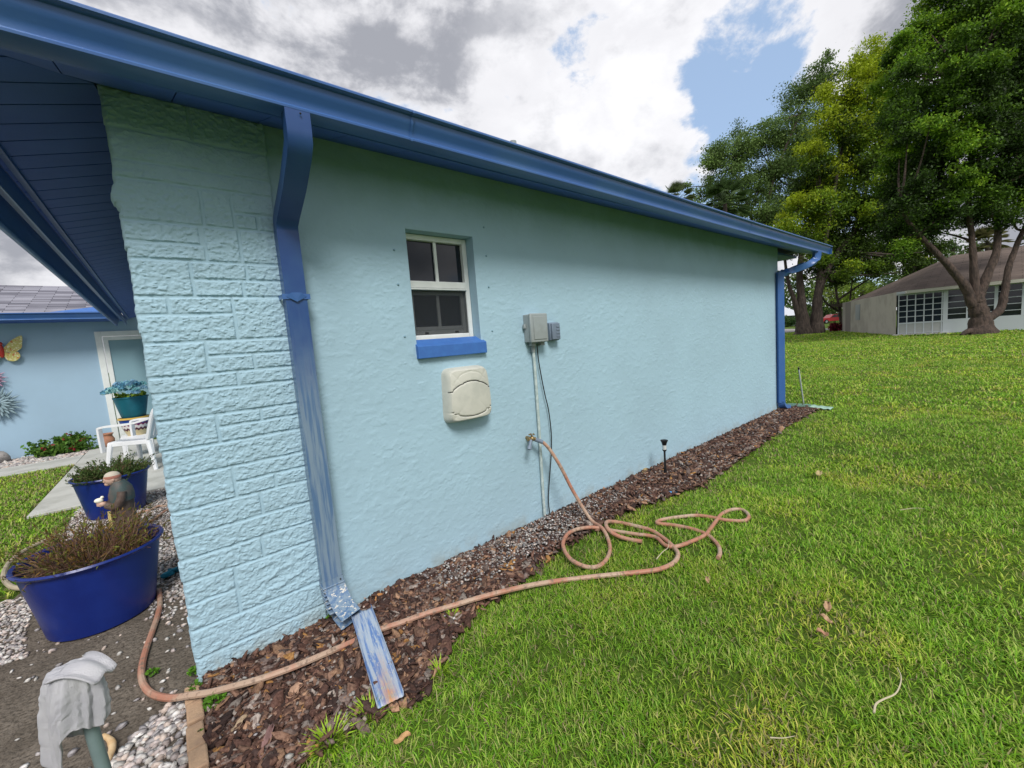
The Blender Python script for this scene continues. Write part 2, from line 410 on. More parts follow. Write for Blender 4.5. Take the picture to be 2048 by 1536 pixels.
tag(MB().box((-1.19, 3.95, -.01), (0, 8.3, .02)).build('walkway', M['concrete'], bevel=.006), kind='structure')
tag(MB().box((-9, 6.95, -.01), (-1.195, 7.75, .02)).build('path', M['concrete'], bevel=.006), kind='structure')
sheet('gravel_bed', [(-9, 7.755), (-1.195, 7.755), (-1.195, 8.74), (-9, 8.74)], 0.0, M['dirt'])

# ------------------------------------------------------------------ blue house
house = thing('blue_house', (0, 0, 0), 'pale blue stucco house with dark blue gutters, small window and stone faced corner', 'house')
XR = 7.22; WX0, WX1, WZ0, WZ1 = 1.192, 1.66, 1.375, 2.062; HT = 2.45
mb = MB(); T = .2
for x0, x1, z0, z1 in ((0.0, WX0, -.05, HT), (WX1, XR, -.05, HT), (WX0, WX1, -.05, WZ0), (WX0, WX1, WZ1, HT)):
    mb.box((x0, 0, z0), (x1, T, z1))
# one skin: front face plus opening reveals
mb = MB()
xs = [0, WX0, WX1, XR]; zs = [-.05, WZ0, WZ1, HT]
idx = {}
vv = []
for i, x in enumerate(xs):
    for j, z in enumerate(zs): idx[i, j] = len(vv); vv.append((x, 0, z))
ff = [(idx[i, j], idx[i+1, j], idx[i+1, j+1], idx[i, j+1]) for i in range(3) for j in range(3) if not (i == 1 and j == 1)]
k = len(vv); ring = [(1, 1), (2, 1), (2, 2), (1, 2)]
for a in ring: vv.append((xs[a[0]], .15, zs[a[1]]))
for q in range(4): ff.append((idx[ring[q]], idx[ring[(q+1) % 4]], k+(q+1) % 4, k+q))
k2 = len(vv)
vv += [(0, 8.6, -.05), (XR, 8.6, -.05), (XR, 8.6, HT), (0, 8.6, HT)]
for j in range(3): pass
ff += [(idx[0, 0], idx[0, 3], k2+3, k2), (idx[3, 0], k2+1, k2+2, idx[3, 3])]
vv2 = np.array(vv, float)
# the front skin is a fine relief mesh: trowel ridges and flats in the stucco
def lin(a, b, st): return np.linspace(a, b, max(2, int(round((b-a)/st))+1))
gxs = [.40]; 
while gxs[-1] < XR: gxs.append(gxs[-1]+.0042+.0011*(gxs[-1]-.4))
gxs = np.array(gxs); gxs = gxs/gxs.max()*1.0; gxs = .40+(gxs-gxs.min())/(gxs.max()-gxs.min())*(XR-.40)
for ed in (WX0, WX1): gxs[np.argmin(abs(gxs-ed))] = ed
gzs = lin(-.05, HT, .0052)
for ed in (WZ0, WZ1): gzs[np.argmin(abs(gzs-ed))] = ed
SX, SZ = np.meshgrid(gxs, gzs)
wxn = SX+.02*(fbm(SX*9, SZ*9, 3, 201)-.5); wzn = SZ+.02*(fbm(SX*9, SZ*9, 3, 211)-.5)
def ridge(sc1, sc2, sd_, wdt): n_ = fbm(wxn*sc1, wzn*sc2, 4, sd_); return np.exp(-((n_-.47)/wdt)**2)
gate1 = np.clip((fbm(SX*7, SZ*7, 3, 221)-.38)*5, 0, 1); gate2 = np.clip((fbm(SX*10, SZ*10, 3, 225)-.40)*6, 0, 1)
step_ = np.clip((fbm(wxn*15, wzn*26, 4, 231)-.47)/.012, 0, 1); step2 = np.clip((fbm(wxn*27, wzn*40, 3, 237)-.5)/.02, 0, 1)
hs = .0022*ridge(12, 25, 241, .0075)*gate1+.0016*ridge(22, 40, 251, .010)*gate2+.0011*step_*gate2+.0009*step2+.0015*fbm(SX*3, SZ*3, 3, 261)+.0005*fbm(SX*40, SZ*40, 2, 271)
dxe = np.maximum(np.maximum(WX0-SX, SX-WX1), np.maximum(WZ0-SZ, SZ-WZ1)); hs = hs*np.clip(dxe/.012, 0, 1)**.7
inside = lambda A: None
SP = np.stack([SX, -hs, SZ], -1); nzz, nxx = SX.shape
ii = np.arange(nzz*nxx).reshape(nzz, nxx); Fq = np.stack([ii[:-1, :-1], ii[:-1, 1:], ii[1:, 1:], ii[1:, :-1]], -1)
cxm = (gxs[:-1]+gxs[1:])/2; czm = (gzs[:-1]+gzs[1:])/2
hole = ((czm > WZ0) & (czm < WZ1))[:, None] & ((cxm > WX0) & (cxm < WX1))[None]
Fq = Fq[~hole]
base = [(0, 0, -.05), (.41, 0, -.05), (.41, 0, HT), (0, 0, HT)]
EX = np.array(base+[(xs[a[0]], 0, zs[a[1]]) for a in ring]+[(xs[a[0]], .15, zs[a[1]]) for a in ring]+[(0, 8.6, -.05), (XR, 8.6, -.05), (XR, 8.6, HT), (0, 8.6, HT), (XR, 0, -.05), (XR, 0, HT)])
n0 = nzz*nxx; ef = [(0, 1, 2, 3)]+[(4+q, 4+(q+1) % 4, 8+(q+1) % 4, 8+q) for q in range(4)]+[(0, 3, 15, 12), (16, 13, 14, 17)]
allv = np.vstack([SP.reshape(-1, 3), EX])
fl_ = np.concatenate([Fq.ravel(), np.array([[n0+i for i in f_] for f_ in ef]).ravel()])
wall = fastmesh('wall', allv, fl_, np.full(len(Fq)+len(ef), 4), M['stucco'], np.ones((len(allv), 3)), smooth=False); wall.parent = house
sm_ = np.ones(len(Fq)+len(ef), bool); sm_[len(Fq):] = False; wall.data.polygons.foreach_set('use_smooth', sm_)

# rough faced stone panel at the corner
BLK = [(0, .25, 2.305, 2.45), (.25, .53, 2.305, 2.45), (0, .53, 2.188, 2.305), (0, .53, 2.118, 2.188), (0, .25, 1.961, 2.118), (.25, .36, 1.961, 2.118),
 (.36, .53, 2.03, 2.118), (.36, .45, 1.961, 2.03), (.45, .53, 1.961, 2.03), (0, .23, 1.88, 1.961), (0, .24, 1.812, 1.88), (.24, .37, 1.812, 1.961), (.37, .53, 1.812, 1.961),
 (0, .18, 1.664, 1.812), (.18, .38, 1.737, 1.812), (.38, .53, 1.737, 1.812), (.18, .36, 1.664, 1.737), (.36, .53, 1.664, 1.737),
 (0, .09, 1.591, 1.664), (.09, .31, 1.591, 1.664), (0, .31, 1.476, 1.591), (.31, .53, 1.476, 1.664), (0, .19, 1.337, 1.476), (.19, .53, 1.41, 1.476), (.19, .36, 1.337, 1.41), (.36, .53, 1.337, 1.41),
 (0, .29, 1.27, 1.337), (.29, .53, 1.27, 1.337), (0, .53, 1.157, 1.27), (0, .19, 1.03, 1.157), (.19, .36, 1.1, 1.157), (.36, .53, 1.1, 1.157), (.19, .53, 1.03, 1.1), (0, .53, .915, 1.03),
 (0, .22, .77, .915), (.22, .53, .84, .915), (.22, .38, .77, .84), (.38, .53, .77, .84), (0, .31, .66, .77), (.31, .53, .66, .77), (0, .53, .56, .66), (0, .29, .46, .56), (.29, .53, .46, .56),
 (0, .17, .36, .46), (0, .17, .24, .36), (.17, .53, .24, .46), (0, .53, .11, .24), (0, .53, -.1, .11)]
nx, nz = 190, 860
PX0, PX1 = -.012, .53
gx, gz = np.meshgrid(np.linspace(PX0, PX1, nx), np.linspace(-.04, HT, nz))
d = np.full(gx.shape, -1.0); sd = np.zeros(gx.shape)
wz = gz+.003*(fbm(gx*14, gz*14, 3, 40)-.5)*2; wx = gx+.003*(fbm(gx*14, gz*14, 3, 50)-.5)*2
for i, (a, b, c, e) in enumerate(BLK):
    a2 = a-.05 if a == 0 else a; b2 = b+.05 if b == .53 else b
    dd = np.minimum(np.minimum(wx-a2, b2-wx), np.minimum(wz-c, e-wz)); ok = dd > d
    d = np.where(ok, dd, d); sd = np.where(ok, i*7.3, sd)
e = np.clip((d-.0035)/.006, 0, 1); e = e*e*(3-2*e)
wq = gx+.006*(fbm(gx*40, gz*40, 2, 301)-.5); wr_ = gz+.006*(fbm(gx*40, gz*40, 2, 305)-.5)
na_ = fbm(wq*58+sd, wr_*74+sd*2, 3, 5); nb_ = fbm(wq*105+sd*3, wr_*120, 3, 9); nc_ = fbm(wq*24+sd*5, wr_*30, 3, 13)
st_ = lambda n_, t_: np.clip((n_-t_)/.018, 0, 1)
f1 = .0015*st_(na_, .40)+.0014*st_(na_, .50)+.0012*st_(nb_, .46)+.0009*st_(nb_, .56)+.004*nc_+.001*na_
bigrel = np.exp(-((gx-.37)/.15)**2-((gz-.34)/.09)**2)*np.clip(np.sin((gz-.3*gx)*95+3*nc_), -.2, 1)*.005
h = .004+e*(.0015+1.0*f1)+bigrel+.003*vnoise(gx*5, gz*5, 33)
edgeL = -.0075*(fbm(gz*60, gz*0+3, 3, 60)-.35)*1.2-.016*np.exp(-((gz-2.05)/.035)**2)*(gz < 2.11)-.004*(vnoise(gz*16, gz*0, 64) > .5)
xx = gx+np.where(gx < .03, (1-np.clip((gx-PX0)/.04, 0, 1))*edgeL, 0)
edgeR = (.006*(fbm(gz*40, gz*0+8, 3, 70)-.5)*2)*np.clip((gx-.50)/.03, 0, 1); xx += edgeR
roundL = np.clip((gx-PX0)/.012, 0, 1)**.5; roundR = np.clip((PX1-gx)/.012, 0, 1)**.5
P = np.stack([xx, -(.012+h*1.0)*roundL*roundR-.0*h, gz], -1)
P[:, 0, 1] = .05; P[:, -1, 1] = .004
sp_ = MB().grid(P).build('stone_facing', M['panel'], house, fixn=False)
sp_.data.polygons.foreach_set('use_smooth', [True]*len(sp_.data.polygons)); sp_['label'] = 'painted rough block facing on the near corner'
for p in ():
    pass
# soffit boards, sloping 20 degrees
OV = .40; OVY = .335; ZE = 2.335
def zs_(dist, ov): return HT-(HT-ZE)*dist/ov
sb = MB()
x = -0.40
XE = 8.12
while x < XE-.01:                        # boards under the long eave
    x2 = min(x+.30, XE)
    a0 = min(0, max(x, -OV)*OVY/OV) if x < 0 else 0
    y_in0 = (x*OVY/OV) if x < 0 else 0; y_in1 = (x2*OVY/OV) if x2 < 0 else 0
    if x > 7.22: pass
    q = [(x+.002, y_in0, zs_(-y_in0, OVY)), (x2-.002, y_in1, zs_(-y_in1, OVY)), (x2-.002, -OVY, ZE), (x+.002, -OVY, ZE)]
    sb.add(q+[(a, b, c+.02) for a, b, c in q], [(0, 3, 2, 1), (4, 5, 6, 7), (0, 1, 5, 4), (1, 2, 6, 5), (2, 3, 7, 6), (3, 0, 4, 7)])
    x = x2
sb.build('soffit', M['soffit'], house, smooth=False)
sb = MB(); y = -.33
while y < 8.3:
    y2 = y+.155
    i0 = -max(0, -y)*OV/OVY; i1 = -max(0, -y2)*OV/OVY
    q = [(i0, y+.004, zs_(-i0, OV)), (-OV, y+.004, ZE), (-OV, y2-.004, ZE), (i1, y2-.004, zs_(-i1, OV))]
    sb.add(q+[(a, b, c+.02) for a, b, c in q], [(0, 1, 2, 3), (4, 7, 6, 5), (0, 4, 5, 1), (1, 5, 6, 2), (2, 6, 7, 3), (3, 7, 4, 0)])
    y = y2
sb.add([(0, -.3, 2.50), (-OV, -.3, 2.38), (-OV, 8.3, 2.38), (0, 8.3, 2.50)], [(0, 1, 2, 3)])
sb.build('soffit', M['soffit'], house, smooth=False)
# right-hand end soffit (flat return)
MB().box((7.225, .004, 2.36), (8.12, 8, 2.39)).build('soffit', M['soffit'], house, smooth=False)
# gutters
KP = [(0, 0), (.075, 0), (.082, .004), (.083, .012), (.079, .018), (.080, .030), (.086, .045), (.097, .062), (.104, .078), (.106, .098), (.112, .100), (.121, .101), (.127, .106), (.127, .114), (.121, .120), (.110, .121), (.103, .115), (.1, .104), (.098, .08), (.08, .05), (.072, .02), (.068, .006), (.006, .006), (.006, .11), (0, .11)]
gp = MB(); n = 60; xg = np.linspace(-.52, 8.17, n)
path = [(x_, -OVY, 2.335+.004*math.sin(x_*.9)) for x_ in xg]
gut = gp.sweep([(a, b) for a, b in KP], path, side=(0, -1, 0)).build('gutter', M['trim'], house)
MB().box((8.168, -.452, 2.337), (8.175, -OVY, 2.448)).build('end_cap', M['trim'], gut)
for sx_ in (1.05, 5.03): MB().sweep([(a*1.02, b) for a, b in KP[1:16]], [(sx_, -OVY-.0015, 2.334), (sx_+.012, -OVY-.0015, 2.334)], side=(0, -1, 0), closed=False).build('seam', M['trim'], gut)
gp = MB(); yg = [(-OV, y_, 2.325) for y_ in np.linspace(-OVY-.11, 8.22, 30)]
gp.sweep([(a*1.25, b) for a, b in KP], yg, side=(-1, 0, 0)).build('gutter', M['trim'], house)
fb = MB(); fb.box((-OV, -OVY+.002, ZE+.005), (8.12, -OVY+.02, 2.46)); fb.build('fascia', M['trim'], house, smooth=False)
MB().box((-OV+.002, -OVY+.022, ZE+.005), (-OV+.02, 8.25, 2.45)).build('fascia', M['trim'], house, smooth=False)
MB().box((-OV+.021, -OVY+.03, ZE-.012), (-OV+.045, 8.2, ZE+.006)).build('soffit_trim', M['trim'], house, smooth=False)
# roofs
sl_ = math.tan(math.radians(20)); RT = 4.4
zr = lambda dd: 2.445+dd*sl_
mr = MB()
mr.add([(-.5, -.43, zr(0)), (8.15, -.43, zr(0)), (8.15-RT, -.43+RT, zr(RT)), (-.5+RT, -.43+RT, zr(RT)), (-.5, 8.3, zr(0)), (8.15, 8.3, zr(0))],
       [(0, 1, 2, 3), (0, 3, 4), (1, 5, 2), (3, 2, 5, 4)])
mr.build('roof', M['shingleG'], house, smooth=False)
vp = W(1027, 300, 1.4)
pv = MB().tube([(vp[0], 1.4, zr(1.83)-.1), (vp[0], 1.4, vp[2]+.09)], .04, 12).build('vent_pipe', M['greybox'], house)
# downspouts
def prof(wd, dp, ribs=5):
    p = []
    for i in range(ribs*2+1):
        u = -wd/2+wd*i/(ribs*2); p.append((u, dp/2+(.0025 if i % 2 else -.0015)))
    return p+[(wd/2, -dp/2), (-wd/2, -dp/2)]
def spout(path, wd=.092, dp=.062, m=None, par=None, nm='downspout'):
    return MB().sweep(prof(wd, dp), path, side=(1, 0, 0)).build(nm, m or M['spout'], par or house)
xd = .556
pts = [(xd+.012, -.385, 2.345), (xd+.012, -.385, 2.27), (xd+.013, -.378, 2.235), (xd+.012, -.355, 2.205), (xd+.008, -.24, 2.115), (xd+.003, -.105, 2.035), (xd, -.065, 2.0), (xd, -.056, 1.96), (xd, -.056, 1.2), (xd, -.056, .60), (xd, -.056, .22)]
ds = spout(pts)
# lower crinkled elbow
el = [(xd, -.056, .26)]+[(xd+.002*i, -.056-.012*i*i*.16, .235-.017*i) for i in range(8)]
el += [(xd+.03, -.21, .085)]
MB().sweep(prof(.098, .068, 4), el, side=(1, 0, 0), closed=False).build('elbow', M['spout'], ds)
cr = MB()
for i in range(7):
    z_ = .225-.016*i; y_ = -.056-.002*i*i; cr.box((xd-.052, y_-.040, z_-.003), (xd+.054, y_+.03, z_+.004))
cr.build('crimp', M['spout'], ds, bevel=.002)
cl = MB(); cl.box((xd-.060, -.092, 1.648), (xd+.060, -.0895, 1.672)); cl.add([(xd-.045, -.093, 1.66), (xd, -.097, 1.635), (xd+.045, -.093, 1.66), (xd+.02, -.099, 1.678), (xd-.02, -.099, 1.678)], [(0, 1, 2, 3, 4)])
cl.box((xd-.060, -.09, 1.65), (xd-.056, -.0, 1.67)); cl.box((xd+.056, -.09, 1.65), (xd+.060, -.0, 1.67))
cl.build('strap', M['trim'], ds, smooth=False)
for sp3 in ((xd+.035, -.094, .245), (xd+.035, -.094, .19), (xd+.02, -.424, 2.325)): MB().ball(sp3, .004, 8, 5).build('screw', M['black'], ds)
xe = W(1562, 700, -.06)[0]
top2 = W(1634, 508, -.39)
p2 = [(top2[0], -.39, 2.345), (top2[0], -.385, 2.27), (top2[0]-.03, -.37, 2.22), (top2[0]-.14, -.33, 2.17), (xe+.17, -.13, 2.09), (xe+.04, -.065, 2.05), (xe, -.055, 2.0), (xe, -.055, 1.0), (xe, -.055, .13)]
path = np.array(p2)
d2 = MB().sweep([(-.045, -.03), (-.03, -.034), (-.015, -.03), (0, -.034), (.015, -.03), (.03, -.034), (.045, -.03), (.045, .03), (-.045, .03)], smoothpath(p2, 4), side=(.72, -.69, 0)).build('downspout', M['trim'], house)
MB().sweep(prof(.09, .06, 3), smoothpath([(xe, -.055, .15), (xe+.01, -.07, .09), (xe+.07, -.085, .055), (xe+.15, -.10, .045)], 4), side=(.1, -.9, .1)).build('elbow', M['trim'], d2)

# window
win = MB()
fy = .075
def frame(mb, x0, x1, z0, z1, y0, y1, t):
    mb.box((x0, y0, z0), (x0+t, y1, z1)); mb.box((x1-t, y0, z0), (x1, y1, z1)); mb.box((x0+t, y0+.001, z0), (x1-t, y1, z0+t)); mb.box((x0+t, y0+.001, z1-t), (x1-t, y1, z1))
wt = thing('window', (0, 0, 0), None, None); wt.parent = house; wt.location = (WX0, .08, WZ0)
frame(win, WX0+.003, WX1-.003, WZ0+.045, WZ1-.003, fy, fy+.07, .032)
win.box((WX0+.035, fy-.004, 1.740), (WX1-.035, fy+.05, 1.782))
win.box((WX0+.035, fy-.010, 1.728), (WX1-.035, fy+.03, 1.738))
win.build('frame', M['white'], wt, bevel=.003)
mun = MB(); mun.box((1.417, fy+.012, 1.784), (1.437, fy+.026, WZ1-.036)); mun.build('glazing_bar', M['white'], wt, bevel=.002)
MB().box((WX0+.035, fy+.03, 1.784), (WX1-.035, fy+.034, WZ1-.036)).build('pane', M['glass'], wt, smooth=False)
ls = MB(); frame(ls, WX0+.037, WX1-.037, WZ0+.08, 1.727, fy+.03, fy+.055, .026); ls.box((1.417, fy+.032, WZ0+.108), (1.437, fy+.046, 1.70)); ls.box((WX0+.064, fy+.0315, WZ0+.107), (WX1-.064, fy+.055, WZ0+.13))
ls.build('sash', M['white'], wt, bevel=.002)
MB().box((WX0+.06, fy+.046, WZ0+.10), (WX1-.06, fy+.05, 1.71)).build('pane', M['glass'], wt, smooth=False)
MB().box((WX0+.036, fy+.008, WZ0+.079), (WX1-.036, fy+.0095, 1.727)).build('insect_screen', M['screen'], wt, smooth=False)
for lx in (1.30, 1.52): MB().box((lx, fy-.002, WZ0+.083), (lx+.02, fy+.006, WZ0+.095)).build('latch', M['black'], wt)
MB().add([(WX0-.008, .06, WZ0+.052), (WX1+.022, .06, WZ0+.052), (WX1+.022, -.030, WZ0+.012), (WX0-.008, -.030, WZ0+.012), (WX0-.008, -.030, WZ0-.062), (WX1+.022, -.030, WZ0-.062), (WX1+.022, .06, WZ0-.062), (WX0-.008, .06, WZ0-.062)],
         [(0, 1, 2, 3), (3, 2, 5, 4), (4, 5, 6, 7), (0, 3, 4, 7), (1, 6, 5, 2)]).build('sill', M['sill'], wt, smooth=False, bevel=.004)
# plugged screw holes of the old shutters
pm = mat('grey_blue_plug', (.19, .32, .39), .7)
for p in ((788, 500), (796, 569), (809, 673), (972, 512), (977, 574), (984, 662), (967, 455)):
    q = W(*p); MB().ball((q[0], -.002, q[2]), (.007, .006, .007), 8, 5).build('screw_plug', pm, house)

# back wing of the house
YB = 8.75
dl, dr = W(188, 664, YB)[0], W(188, 664, YB)[0]+1.0
wb = MB(); wb.box((-9, YB, -.05), (dl, YB+.2, 2.45)); wb.box((dr, YB, -.05), (.1, YB+.2, 2.45)); wb.box((dl, YB, 2.14), (dr, YB+.2, 2.45))
wb.build('wing_wall', M['backwall'], house, smooth=False)
dt = thing('door', (0, 0, 0), None, None); dt.parent = house; dt.location = (dl, YB, 0)
dm = MB(); dm.box((dl, YB-.03, .02), (dl+.09, YB+.05, 2.15)); dm.box((dr-.09, YB-.03, .02), (dr, YB+.05, 2.15)); dm.box((dl+.09, YB-.029, 2.06), (dr-.09, YB+.05, 2.15))
dm.build('door_frame', M['white'], dt, bevel=.004)
dm = MB(); dm.box((dl+.1, YB-.01, .04), (dl+.17, YB+.03, 2.05)); dm.box((dr-.17, YB-.01, .04), (dr-.1, YB+.03, 2.05)); dm.box((dl+.17, YB-.009, 1.98), (dr-.17, YB+.03, 2.05)); dm.box((dl+.17, YB-.009, .04), (dr-.17, YB+.03, .22))
dm.build('screen_door', M['white'], dt, bevel=.003)
MB().box((dl+.17, YB+.012, .22), (dr-.17, YB+.02, 1.98)).build('door_panel', mat('blue_grey_panel', (.22, .36, .42), .5), dt, smooth=False)
MB().box((dl+.12, YB-.04, .98), (dl+.14, YB-.012, 1.12)).build('handle', M['black'], dt, bevel=.003)
wr = MB(); wr.add([(-9, 8.25, 2.44), (-.4, 8.25, 2.44), (1.5, 10.4, 2.44+2.15*sl_), (-9, 10.4, 2.44+2.15*sl_), (-9, 10.6, 2.40+2.15*sl_), (1.5, 10.6, 2.40+2.15*sl_)], [(0, 1, 2, 3), (3, 2, 5, 4)]); wr.build('wing_roof', M['shingleG'], house, smooth=False)
gp = MB(); gp.sweep(KP, [(x_, 8.28, 2.335) for x_ in np.linspace(-9, -.49, 20)], side=(0, -1, 0)).build('gutter', M['trim'], house)
MB().box((-9, 8.26, 2.335), (-.42, 8.75, 2.36)).build('soffit', M['soffit'], house, smooth=False)
MB().add([(-1.35, 8.22, 2.465), (-.55, 8.22, 2.465), (-.72, 8.62, 2.61)], [(0, 1, 2)]).build('flashing', M['sill'], house, smooth=False)

# ------------------------------------------------------------------ fixtures on the wall
vc = W(937, 787, -.05)
vt = thing('vent_cover', (vc[0], 0, vc[2]), 'weathered beige plastic dryer vent hood below the window', 'vent cover')
n = 70; U, Vv = np.meshgrid(np.linspace(-1, 1, n), np.linspace(-1, 1, n))
hw, hh = .163, .172

# squircle mapping
k = np.where(np.maximum(abs(U), abs(Vv)) > 1e-6, np.maximum(abs(U), abs(Vv))/((np.abs(U)**9+np.abs(Vv)**9)**(1/9)+1e-9), 1)
sq = np.stack([U*k, Vv*k], -1)
edge_ = 1-np.maximum(abs(U), abs(Vv)); prof_ = np.clip(edge_/.10, 0, 1)**.5
a2 = np.where(abs(U) < .80, .22+.26*(1-(U/.8)**2), .16); a3 = np.where(abs(U) < .80, -.66-.14*(1-(U/.8)**2), -.58)
a1 = .30+.52*np.sqrt(np.clip(1-(U/.78)**2, 0, 1))
dep = .066+.022*(1-U**2)+.012*(1-Vv**2)+np.where(Vv < a2, .003, 0)
g_ = lambda dd, w_: np.exp(-(dd/w_)**2)
dep = dep-.0035*g_(Vv-a1, .018)*(abs(U) < .77)-.009*g_(Vv-a2, .020)-.009*g_(Vv-a3, .020)
Pv = np.stack([vc[0]+sq[..., 0]*hw*(1-.05*Vv), -dep*prof_, vc[2]+sq[..., 1]*hh], -1)
Pv = Pv[::-1]; a2r = a2[::-1]; a3r = a3[::-1]; Vr = Vv[::-1]
idx_ = np.arange(n*n).reshape(n, n); F_ = np.stack([idx_[:-1, :-1], idx_[1:, :-1], idx_[1:, 1:], idx_[:-1, 1:]], -1).reshape(-1, 4)
cen = lambda A: ((A[:-1, :-1]+A[1:, 1:])/2).reshape(-1)
fl = (cen(Vr) < cen(a2r)) & (cen(Vr) > cen(a3r))
for nm, sel in (('hood', ~fl), ('flap', fl)):
    b_ = MB(); b_.add(Pv.reshape(-1, 3), F_[sel].tolist()); b_.build(nm, M['vent'], vt)
gv = MB()
for A, wd in ((a2, .0022), (a3, .0022)):
    ii = np.linspace(2, n-3, 60).astype(int); pp = []
    for i in ii:
        u = U[0, i]; v_ = A[0, i] if A.ndim == 2 else A[i]; pp.append((vc[0]+u*hw, -(.066+.022*(1-u*u)+.012*(1-v_*v_)-.003)*min(1, (1-abs(u))/.1)**.5-.0005, vc[2]+v_*hh))
    gv.tube(pp, wd, 5)
gv.build('shadow_gap', M['black'], vt)

b0 = W(1060, 628, -.08); b1 = W(1096, 682, -.08)
jb = thing('junction_box', (b0[0], 0, b1[2]), 'larger light grey utility box with raised cover on blue wall', 'utility box')
MB().box((b0[0], -.06, b1[2]), (b1[0], 0.0, b0[2])).build('box', M['greybox'], jb, bevel=.006)
MB().box((b0[0]-.005, -.085, b1[2]-.004), (b1[0]+.005, -.0605, b0[2]+.004)).build('cover', M['greybox'], jb, bevel=.008)
MB().box((b0[0]+.02, -.0895, b1[2]+.018), (b1[0]-.015, -.0855, b0[2]-.018)).build('raised_panel', M['greybox'], jb, bevel=.002)
for dx in (.025, .115): MB().box((b0[0]+dx, -.05, b1[2]-.028), (b0[0]+dx+.04, -.015, b1[2]-.0005)).build('fitting', M['greybox'], jb, bevel=.003)
MB().box((b0[0]-.018, -.03, b1[2]+.10), (b0[0]-.001, -.01, b1[2]+.13)).build('hinge', M['greybox'], jb, bevel=.003)
b2 = W(1100, 645, -.05); b3 = W(1121, 680, -.05)
j2 = thing('electrical_box', (b2[0], 0, b3[2]), 'smaller slate grey ribbed box beside the light grey utility box', 'utility box')
MB().box((b2[0], -.045, b3[2]), (b3[0], 0, b2[2])).build('box', M['greybox2'], j2, bevel=.008)
q = MB(); q.box((b2[0]+.008, -.062, b3[2]+.006), (b3[0]-.008, -.0455, b2[2]-.006)); q.build('cover', M['greybox2'], j2, bevel=.006)
q = MB()
for i in range(4): q.box((b2[0]+.05, -.0655, b3[2]+.025+i*.024), (b3[0]-.014, -.0625, b3[2]+.037+i*.024))
q.build('rib', M['greybox2'], j2, bevel=.001)

cpx = [(1068, 690), (1070, 760), (1075, 840), (1080, 900), (1085, 970), (1090, 1034)]
cp = [W(*p, -.018) for p in cpx]; cp = [V(2.105+.004*math.sin(i), -.018, p[2]) for i, p in enumerate(cp)]
co_ = thing('conduit_pipe', (2.105, -.018, 0), 'thin weathered pale pipe running down the blue wall from the grey box', 'pipe')
MB().tube([cp[0]+V(0, 0, .01)]+cp[1:]+[V(2.11, -.018, -.02)], .0115, 10).build('pipe', M['conduit'], co_)
MB().tube([V(2.105, -.018, cp[0][2]+.005), V(2.105, -.018, cp[0][2]-.05)], .016, 10).build('coupling', M['greybox'], co_)
bc = [(1074, 694), (1077, 720), (1083, 755), (1090, 790), (1097, 820), (1102, 860), (1103, 895), (1101, 930), (1098, 970), (1097, 1005), (1101, 1036)]
bcp = [W(*p, -.028) for p in bc]; bcp[0] = V(bcp[0][0], -.03, b1[2]-.02)
tag(MB().tube(smoothpath(bcp, 5), .0042, 7).build('cable', M['black'], origin=bcp[-1]), 'slack black cable hanging from the grey utility box to the ground', 'cable')

fz = W(1062, 878, -.06)
fa = thing('faucet', (fz[0], 0, fz[2]), 'tarnished brass garden faucet on the blue wall', 'faucet')
q = MB(); q.tube([(fz[0]+.01, 0, fz[2]), (fz[0]+.01, -.06, fz[2])], .013, 10); q.tube(smoothpath([(fz[0]-.03, -.06, fz[2]+.004), (fz[0]+.015, -.06, fz[2]), (fz[0]+.04, -.065, fz[2]-.01)], 4), .014, 10); q.ball((fz[0]+.01, -.06, fz[2]), .02, 10, 7); q.build('body', M['brass'], fa)
q = MB(); q.tube(smoothpath([(fz[0]-.01, -.07, fz[2]-.005), (fz[0]-.03, -.08, fz[2]-.03), (fz[0]-.04, -.085, fz[2]-.05)], 4), .012, 10); q.tube([(fz[0]-.036, -.083, fz[2]-.04), (fz[0]-.05, -.088, fz[2]-.062)], .016, 8); q.build('spout', M['greybox2'], fa)
q = MB(); q.tube([(fz[0]+.01, -.06, fz[2]), (fz[0]+.01, -.06, fz[2]+.03)], .006, 8)
for i in range(5): a = i*1.257; q.ball((fz[0]+.01+.017*math.cos(a), -.06+.017*math.sin(a), fz[2]+.032), (.008, .008, .005), 8, 5)
q.build('handle', M['brass'], fa)
# ------------------------------------------------------------------ garden hose
def gz_(pts, z=.013): return [G(p[0], p[1], p[2] if len(p) > 2 else z) for p in pts]
hp = [V(fz[0]+.045, -.065, fz[2]-.012), W(1085, 884, -.09), W(1100, 900, -.12), W(1122, 935, -.17), W(1145, 980, -.22)]
hp += gz_([(1180, 1037, .05), (1204, 1056, .04), (1216, 1078, .02), (1220, 1100), (1212, 1120), (1195, 1133), (1170, 1133, .02), (1142, 1119, .035), (1128, 1098, .05), (1127, 1082, .055), (1138, 1066, .055), (1160, 1057, .05), (1190, 1055, .035), (1230, 1062), (1270, 1068), (1310, 1074), (1330, 1090), (1352, 1093), (1385, 1082), (1410, 1070), (1422, 1056), (1432, 1042), (1445, 1027), (1465, 1019), (1485, 1020), (1497, 1030), (1494, 1039), (1480, 1042), (1450, 1040), (1420, 1034), (1390, 1031), (1350, 1035), (1318, 1041), (1316, 1047), (1345, 1050), (1385, 1058), (1415, 1070), (1435, 1089), (1440, 1105), (1436, 1116)])
hose = thing('garden_hose', (hp[0][0], hp[0][1], 0), 'faded red garden hose from the faucet to loose coils on the lawn', 'garden hose')
MB().tube(smoothpath(hp, 6), .0125, 9).build('tube', M['hose'], hose)
MB().tube([hp[0]+V(-.01, 0, .002), hp[1]], .0155, 9).build('coupling', M['greybox2'], hose)
